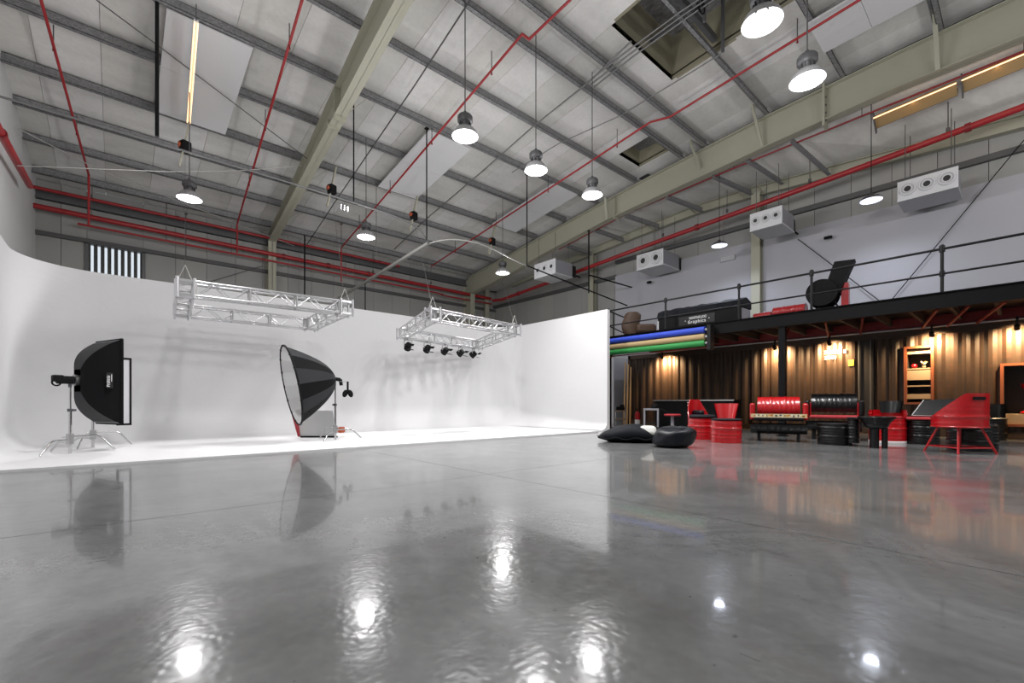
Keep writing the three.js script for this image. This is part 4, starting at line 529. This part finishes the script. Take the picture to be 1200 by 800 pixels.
// red items on the deck
{ const X = 12.9; [[884, 905, .10, 'short red drum bench lying nearest the black case'], [907, 945, .14, 'long red drum bench lying beside the black drum chair']].forEach(([a, b, r, lab]) => { const za = onX(a, 370, X).z, zb = onX(b, 370, X).z, t = thing('drum_bench', lab, 'bench', V(X, DY, (za + zb) / 2), 0, 'red drum benches on the deck'); const g = drum(r, zb - za); g.translate(0, -(zb - za) / 2, 0); g.rotateX(Math.PI / 2); g.translate(0, r + .06, 0); part(t, 'drum', g, M.redPaint); part(t, 'foot', [box(-.12, .12, 0, .09, -(zb - za) * .35 - .02, -(zb - za) * .35 + .02), box(-.12, .12, 0, .09, (zb - za) * .35 - .02, (zb - za) * .35 + .02)], M.blackMetal); }); }
{ const p = onX(968, 360, 12.75); p.y = DY; const k = depthOf(p) / F, t = thing('drum_chair', 'black drum chair with curved back standing on the deck', 'chair', p, facing(968) - .1); const g = drum(.31, .6); g.rotateX(Math.PI / 2); g.translate(-.06, .46, -.3); part(t, 'seat_drum', g, M.black); const bk = []; for (let i = 0; i <= 12; i++) { const u = i / 12, y = .42 + u * .74, x = .14 + .22 * Math.pow(u, 1.3), w = .17 + .03 * u; bk.push([V(x - w * .9, y, .2), V(x + w * (.9 + .7 * Math.max(0, u - .8)), y - .02 * u, .2), V(x + w, y, -.2), V(x - w * .9, y, -.2)]); } part(t, 'backrest', smooth(loft(bk), .6), M.black); part(t, 'side_plate', box(.30, .44, .05, .66, -.28, .1), M.redPaint, 'red side plate'); part(t, 'foot', [rod(V(-.2, 0, .1), V(-.1, .2, .1), .02, 8), rod(V(.3, 0, .1), V(.15, .3, .1), .02, 8)], M.blackMetal); }

// ================================================================ FLOOR FURNITURE
{ // pillow-shaped bean bag and its white cushion
  const p = at(738, 517), k = depthOf(p) / F, t = thing('bean_bag', 'flat black pillow shaped bean bag with a pointed corner', 'bean bag', p, facing(738) + .05); const N = 40, Mm = 20, secs = []; for (let i = 0; i <= N; i++) { const u = i / N * 2 - 1, ring = [], w = Math.pow(1 - Math.pow(Math.abs(u), 3.2), .6) * .48 + .006, hgt = .36 * Math.pow(Math.max(0, 1 - Math.pow(Math.abs(u), 2.2)), .75) * (1 + .12 * u) + .006; for (let j = 0; j < Mm; j++) { const a = j / Mm * 6.2832, cx = Math.cos(a), sy = Math.sin(a); const wr = 1 + .025 * Math.sin(9 * u + 3 * cx) + .02 * Math.sin(17 * u + 5 * a); ring.push(V(u * .66, Math.max(.004, hgt * .42 * (1 + Math.sign(sy) * Math.pow(Math.abs(sy), .7) * wr * (sy > 0 ? 1.35 : 1)) + (u < -.6 ? (-.6 - u) * .16 : 0)), cx * w * (.95 + .05 * wr))); } secs.push(ring); } part(t, 'body', smooth(loft(secs), 1.3), M.nylon); const seam = []; for (let i = 0; i <= 30; i++) { const u = i / 30 * 2 - 1; seam.push(V(u * .66, .09 + .02 * Math.sin(11 * u), (Math.pow(1 - Math.pow(Math.abs(u), 3.2), .6) * .48) + .006)); } part(t, 'seam', tube(seam, .012, 6, 60), M.nylon);
  const c = thing('cushion', 'small white cushion leaning on the pillow bean bag', 'cushion', p.clone().add(V(0, .15, 0)).add(rt.clone().multiplyScalar(.30)).addScaledVector(fw, -.28), facing(755) - .1); const g = new THREE.SphereGeometry(.2, 24, 16); const q = g.attributes.position; for (let i = 0; i < q.count; i++) { const f = v => Math.sign(v) * Math.pow(Math.abs(v) / .2, .55) * .2; q.setXYZ(i, f(q.getX(i)) * .82, f(q.getY(i)) * .52 + q.getX(i) * .0, q.getZ(i) * .45); } g.rotateX(-.45); g.translate(0, .09, .1); g.computeVertexNormals(); part(c, 'body', g, M.pillow);
}
{ const p = at(790, 523.5), t = thing('bean_bag', 'round black leather bean bag sagging to one side', 'bean bag', p, facing(790)); const g = new THREE.SphereGeometry(.4, 40, 28); const q = g.attributes.position; for (let i = 0; i < q.count; i++) { let x = q.getX(i), y = q.getY(i), z = q.getZ(i); const a = Math.atan2(z, x), ny = Math.max(-1, Math.min(1, y / .4)); const R = .36 * (ny > 0 ? Math.pow(Math.max(0, 1 - Math.pow(ny, 5)), .5) : Math.pow(Math.max(0, 1 - Math.pow(-ny, 4)), .3)); x = Math.cos(a) * R; z = Math.sin(a) * R; y = ny < 0 ? .17 + ny * .17 : .17 + ny * (.19 + .03 * Math.sin(a * 2 + .5)); const wr = 1 + .018 * Math.sin(a * 7 + ny * 4) + .012 * Math.sin(a * 13); q.setXYZ(i, x * wr + .05 * ny, Math.max(.003, y), z * wr); } g.computeVertexNormals(); part(t, 'body', g, M.leather); const s = []; for (let i = 0; i <= 24; i++) { const a = i / 24 * 6.283; s.push(V(Math.cos(a) * .25 + .03, .352, Math.sin(a) * .25)); } part(t, 'piping', tube(s, .008, 6, 60), M.leather); }
{ // red drum chair with slotted back
  const p = at(823, 514), t = thing('drum_chair', 'red drum chair with slotted high back beside the black bean bag', 'chair', p, facing(823) - .5); part(t, 'base', drum(.3, .88, 0, .46), M.redPaint); part(t, 'cushion', cushion(.275, .08, .46), M.cushionDark); const sl = a => .46 + .42 * Math.min(1, Math.max(0, (1.25 - Math.abs(a + 1.57 + .4)) / .8)); part(t, 'backrest', shell(.3, .46, sl, -1.97 - 1.25, -1.97 + 1.25), M.redPaint); for (const y of [.74, .8]) part(t, 'grip_slot', xf(box(-.16, .16, y, y + .018, -.006, .006), Math.sin(-1.97) * .305, 0, Math.cos(-1.97) * .305, -1.97), M.white); part(t, 'bolster', xf(rbox(.34, .12, .12, .055), -.12, .58, -.04, -.4), M.leather);
}
{ const p = at(851, 518), t = thing('drum_chair', 'red drum chair with flared trapezoid back and dark seat', 'chair', p, facing(851)); part(t, 'base', drum(.285, .88, 0, .45), M.redPaint); part(t, 'seat_pad', cushion(.29, .035, .45), M.cushionDark); part(t, 'backrest', shell(.2, .47, () => .79, Math.PI - .95, Math.PI + .95, .26, 30, 12), M.redPaint); }
{ // red and black drum sofa
  const p = at(912, 516.5), t = thing('drum_sofa', 'red and black drum sofa with a sticker covered front board', 'sofa', p, facing(912)); const hd = (r, L, a0, a1, m = 20, n = 120) => { const s = []; for (let i = 0; i <= n; i++) { const x = -L / 2 + L * i / n, R = r + ribs(x + L / 2, L), ring = []; for (let j = 0; j <= m; j++) { const a = a0 + (a1 - a0) * j / m; ring.push(V(x, Math.sin(a) * R, Math.cos(a) * R)); } for (let j = m; j >= 0; j--) { const a = a0 + (a1 - a0) * j / m; ring.push(V(x, Math.sin(a) * (r - .016), Math.cos(a) * (r - .016))); } s.push(ring); } return smooth(loft(s, true), .5); };
  part(t, 'seat_drum', xf(hd(.27, 1.02, -2.9, -.25), 0, .42, .02), M.blackPaint); part(t, 'seat_end', [xf(new THREE.CylinderGeometry(.265, .265, .012, 24, 1, false, Math.PI * .5, Math.PI), -.5, .42, .02, 0, 0, Math.PI / 2), xf(new THREE.CylinderGeometry(.265, .265, .012, 24, 1, false, Math.PI * .5, Math.PI), .5, .42, .02, 0, 0, Math.PI / 2)], M.blackPaint);
  part(t, 'backrest', xf(hd(.25, .78, -.55, 2.2), 0, .68, -.32), M.redPaint); part(t, 'cushion', rbox(.9, .08, .44, .03, 0, .47, .0), M.cushionDark);
  for (const s of [-1, 1]) part(t, 'armrest', [xf(rbox(.1, .36, .5, .045), s * .48, .62, -.12)], M.redPaint);
  const st = canvasTex(256, 32, (g, w, h) => { g.fillStyle = '#cdbd95'; g.fillRect(0, 0, w, h); const c = ['#c8902a', '#27356f', '#d9d5c5', '#7d5a22', '#e0d9b8', '#b5651d', '#eadfb0', '#3a3f44']; for (let i = 0; i < 26; i++) { g.fillStyle = c[(i * 5) % 8]; g.fillRect(4 + i * 10, 4 + (i * 7) % 9, 5 + (i * 3) % 7, 8 + (i * 5) % 12); } }); part(t, 'front_board', box(-.5, .5, .5, .575, .28, .3), [new THREE.MeshStandardMaterial({ map: st, roughness: .5 })][0], 'pale board covered in small stickers');
  for (const [x, z] of [[-.36, .1], [.36, .1], [-.36, -.2], [.36, -.2]]) part(t, 'leg', bar(V(x, 0, z), V(x, .26, z), .05), M.blackMetal);
  // the black sofa shares the shape
  const p2 = at(977, 515), u = thing('drum_sofa', 'black drum sofa with a red seat cushion and ribbed back', 'sofa', p2, facing(977)); part(u, 'seat_drum', xf(hd(.27, .96, -2.9, -.25), 0, .46, .02), M.blackPaint); part(u, 'backrest', xf(hd(.27, .82, -.55, 2.2), 0, .74, -.32), M.blackPaint); part(u, 'cushion', rbox(.86, .07, .5, .03, 0, .5, .04), M.cushionRed); for (const s of [-1, 1]) { const a = part(u, 'armrest', xf(rbox(.1, .36, .5, .045), s * .48, .68, -.1), M.blackPaint); part(a, 'arm_pad', xf(rbox(.02, .3, .44, .008), s * .42, .66, -.1), M.redPaint); } for (const [x, z] of [[-.36, .1], [.36, .1], [-.36, -.2], [.36, -.2]]) part(u, 'leg', bar(V(x, 0, z), V(x, .26, z), .07), M.blackMetal);
}
const drumStool = (px, py, r, h, lab, m = M.blackPaint, turn = 0) => { const t = thing('drum_stool', lab, 'stool', at(px, py), facing(px) + turn, 'black drum stools'); part(t, 'drum', drum(r, .5, 0, h, 36), m); part(t, 'lid', lathe([[.001, h + .002], [r - .03, h + .002], [r - .02, h + .012], [r - .005, h + .006], [r, h - .01], [r - .02, h - .01], [.001, h - .004]], 32), M.blackMetal); return t; };
drumStool(979, 520.5, .29, .40, 'black ribbed drum stool in front of the black drum sofa');
{ const p = at(1000, 522.5), t = thing('drum_table', 'narrow black drum side table on a single foot by the black sofa', 'table', p, facing(1000)); part(t, 'body', drum(.09, .5, .06, .5, 20), M.blackPaint); part(t, 'top', rbox(.2, .03, .2, .01, 0, .52, 0), M.blackPaint); part(t, 'foot', rod(V(-.06, 0, .02), V(-.04, .08, .02), .018, 8), M.black); }
{ // cut drum table
  const p = at(1027, 524.5), t = thing('drum_table', 'black cut drum table with wide top and two slab legs', 'table', p, facing(1027)); part(t, 'top', lathe([[.001, .56], [.26, .56], [.275, .555], [.275, .535], ...[.52, .495, .47, .445, .42].flatMap((y, i) => [[.255 - i * .02, y + .012], [.265 - i * .02, y]]), [.17, .38], [.13, .34], [.001, .34]], 32), M.blackPaint); for (const [x, w, z] of [[-.03, .072, .05], [.115, .045, .02]]) { const g = new THREE.CylinderGeometry(w, w * .95, .4, 20); g.translate(x, .2, z); part(t, 'leg', g, M.blackPaint); }
}
{ const p = at(1040, 518.5), t = thing('drum_chair', 'red drum chair with a black curved back plate behind the cut drum table', 'chair', p, facing(1042)); part(t, 'base', drum(.30, .88, .02, .5), M.redPaint); part(t, 'foot_band', lathe([[.29, 0], [.302, .0], [.302, .05], [.29, .05]], 32), M.white); const ar = a => .5 + .16; part(t, 'arm_shell', shell(.30, .5, ar, .9, 2 * Math.PI - .9), M.redPaint); part(t, 'back_plate', shell(.22, .6, () => .84, Math.PI - .85 - .3, Math.PI + .85 - .3, .2), M.blackPaint, 'black back plate'); part(t, 'seat_rim', cushion(.285, .03, .5), M.cushionRed); }
{ const p = at(1081, 520), t = thing('drum_chair', 'black drum chair with red seat pad and tilted black back', 'chair', p, facing(1076)); part(t, 'base', drum(.25, .5, 0, .46), M.blackPaint); part(t, 'seat_pad', rbox(.52, .05, .5, .02, .02, .5, 0), M.cushionRed); const q = (x, y, z) => V(x, y, z); const bk = part(t, 'backrest', loft([[q(-.16, .55, -.12), q(.3, .55, -.12), q(.3, .56, -.14), q(-.16, .56, -.14)], [q(.02, .86, -.34), q(.5, .88, -.34), q(.5, .88, -.36), q(.02, .86, -.36)]]), M.blackPaint); part(bk, 'steel_edge', [rod(q(-.16, .55, -.12), q(.02, .86, -.34), .01, 6), rod(q(.3, .55, -.12), q(.5, .88, -.34), .01, 6), rod(q(-.16, .55, -.12), q(.3, .55, -.12), .008, 6)], M.steel); }
drumStool(1139, 527.5, .31, .42, 'black ribbed drum stool behind the red bucket chair');
{ const p = at(1163, 515), t = thing('drum_chair', 'black drum chair half hidden behind the red bucket chair', 'chair', p, facing(1163)); part(t, 'base', drum(.22, .5, 0, .45), M.blackPaint); part(t, 'backrest', shell(.22, .45, () => .78, Math.PI - 1.1, Math.PI + 1.1), M.blackPaint); part(t, 'seat_rim', lathe([[.2, .46], [.235, .46], [.235, .475], [.2, .475]], 28), M.steel); }
{ // red bucket chair on four legs
  const p = at(1124, 530), t = thing('bucket_chair', 'red drum bucket chair on four splayed red legs', 'chair', p, facing(1124) - .12); const r = .335, top = a => { const x = Math.sin(a) * r; return .55 + .40 * Math.min(1, Math.max(0, (x + r) / (2 * r * .66))); };
  const secsA = shell(r, .42, top, -Math.PI, Math.PI - .0001, .02, 72, 22); part(t, 'shell', secsA, M.redPaint); part(t, 'seat_pan', [lathe([[.001, .42], [r - .01, .42], [r - .01, .45], [.001, .45]], 32)], M.redPaint); part(t, 'rolled_rim', lathe([[r - .01, .41], [r + .012, .41], [r + .012, .432], [r - .01, .432]], 40), M.redPaint); const hs = []; for (let i = 0; i <= 8; i++) { const a = .55 + i / 8 * .52, R = r + .024; hs.push([V(Math.sin(a) * R, .845, Math.cos(a) * R), V(Math.sin(a) * R, .895, Math.cos(a) * R), V(Math.sin(a) * (R + .003), .895, Math.cos(a) * (R + .003)), V(Math.sin(a) * (R + .003), .845, Math.cos(a) * (R + .003))]); } part(t, 'grip_slot', loft(hs), M.black, 'dark hand slot in the back');
  const feet = []; for (const [x, z] of [[-.24, .04], [.02, .24], [.24, -.04], [-.02, -.24]]) { const f = V(x * 1.72, 0, z * 1.55); feet.push(f); part(t, 'leg', rod(f, V(x, .42, z), .017, 10), M.redPaint); } const m = (a, b) => { const u = .22, A = feet[a].clone().lerp(V(feet[a].x / 1.72, .42, feet[a].z / 1.55), u), B = feet[b].clone().lerp(V(feet[b].x / 1.72, .42, feet[b].z / 1.55), u); part(t, 'stretcher', rod(A, B, .011, 8), M.redPaint); }; m(0, 1); m(1, 2); m(2, 3); m(3, 0);
}
// ---- clutter by the container end
{ const p = onX(747, 497, 13.2); p.y = 0; const t = thing('fire_extinguisher', 'small red fire extinguisher standing before the container', 'extinguisher', p, 0); part(t, 'cylinder', lathe([[.001, 0], [.08, 0], [.085, .03], [.085, .42], [.05, .5], [.03, .52], [.001, .52]], 16), M.redPaint); part(t, 'valve', [rod(V(0, .52, 0), V(0, .58, 0), .02, 8), bar(V(-.1, .6, 0), V(.02, .57, 0), .02)], M.blackMetal); part(t, 'label_band', lathe([[.086, .1], [.0875, .1], [.0875, .24], [.086, .24]], 16), M.white); }
{ const p = onX(763, 497, 12.6); p.y = 0; const k = 1, t = thing('equipment_cart', 'grey framed equipment cart before the dark container wall', 'cart', p, facing(763)); for (const [x, z] of [[-.2, .2], [.2, .2], [-.2, -.2], [.2, -.2]]) part(t, 'leg', bar(V(x, .06, z), V(x, .58, z), .05), M.unitGrey); part(t, 'top', rbox(.46, .06, .46, .01, 0, .6, 0), M.unitGrey); part(t, 'lower_shelf', box(-.2, .2, .15, .18, -.2, .2), M.blackMetal); for (const [x, z] of [[-.2, .2], [.2, .2], [-.2, -.2], [.2, -.2]]) part(t, 'caster', xf(new THREE.CylinderGeometry(.035, .035, .03, 12), x, .035, z, 0, 0, Math.PI / 2), M.rubber);
  const m = thing('camera_kit', 'black camera gear lying on the grey cart', 'camera', p.clone().add(V(0, .63, 0)), facing(763)); part(m, 'body', rbox(.22, .14, .14, .02, .1, .07, 0), M.black); part(m, 'lens', xf(new THREE.CylinderGeometry(.05, .05, .14, 14), .1, .08, .12, 0, Math.PI / 2), M.blackMetal); }
{ const p = onX(788, 497, 12.3); p.y = 0; const t = thing('swivel_stool', 'low swivel stool with red seat beside the round bean bag', 'stool', p, facing(788)); part(t, 'seat', cushion(.24, .06, .42), M.cushionRed); part(t, 'column', rod(V(0, .03, 0), V(0, .42, 0), .05, 14), M.unitGrey); part(t, 'foot_plate', lathe([[.001, 0], [.2, 0], [.2, .015], [.05, .04], [.001, .04]], 24), M.blackMetal); part(t, 'backrest', xf(rbox(.3, .03, .2, .012), -.2, .56, 0, 0, 0, -.5), M.black); }
{ const p = onX(815, 490, 13.6); p.y = 0; const t = thing('work_counter', 'long black counter standing against the container wall', 'counter', p, 0); part(t, 'top', box(-.3, .3, .86, .9, -1.3, 1.3), M.blackMetal); part(t, 'body', box(-.26, .28, .05, .86, -1.25, 1.25), M.black); part(t, 'steel_edge', box(-.31, -.3, .86, .9, -1.3, 1.3), M.steel); part(t, 'plinth', box(-.2, .26, 0, .05, -1.2, 1.2), M.black); }
{ const t = wthing('timber_rack', 'upright pale timber battens leaning by the container end', 'timber', onY(735, 496, 0)); const b = onX(735, 490, 14.4); for (let i = 0; i < 3; i++) part(t, 'batten', bar(V(14.35 + .05 * i, 0, b.z - .12 + .1 * i), V(14.5 + .03 * i, 2.35 - .1 * i, b.z - .14 + .1 * i), .05, .03), M.wood); }
{ const p = onX(727, 494, 14.0); p.y = 0; const t = thing('tool_trolley', 'small pale trolley stacked with dark tools beside the timber', 'trolley', p, facing(727)); for (const y of [.2, .5]) part(t, 'shelf', rbox(.4, .05, .34, .01, 0, y, 0), M.shelfWood); for (const [x, z] of [[-.17, .14], [.17, .14], [-.17, -.14], [.17, -.14]]) part(t, 'leg', bar(V(x, 0, z), V(x, .5, z), .035), M.whiteUnit); part(t, 'tool_box', rbox(.3, .14, .2, .02, 0, .6, 0), M.black); part(t, 'tool_box', rbox(.16, .08, .16, .02, .06, .71, 0), M.blackMetal); }
{ const z = -10.4; struct('wall_partition', box(14.8, XW - .12, 0, 2.6, -10.9, -10.8), M.lining, 'pale partition closing the gap beside the container', 'wall'); }

scene.traverse(o => { if (o.isMesh) { o.castShadow = true; o.receiveShadow = true; } });
renderer.render(scene, camera);
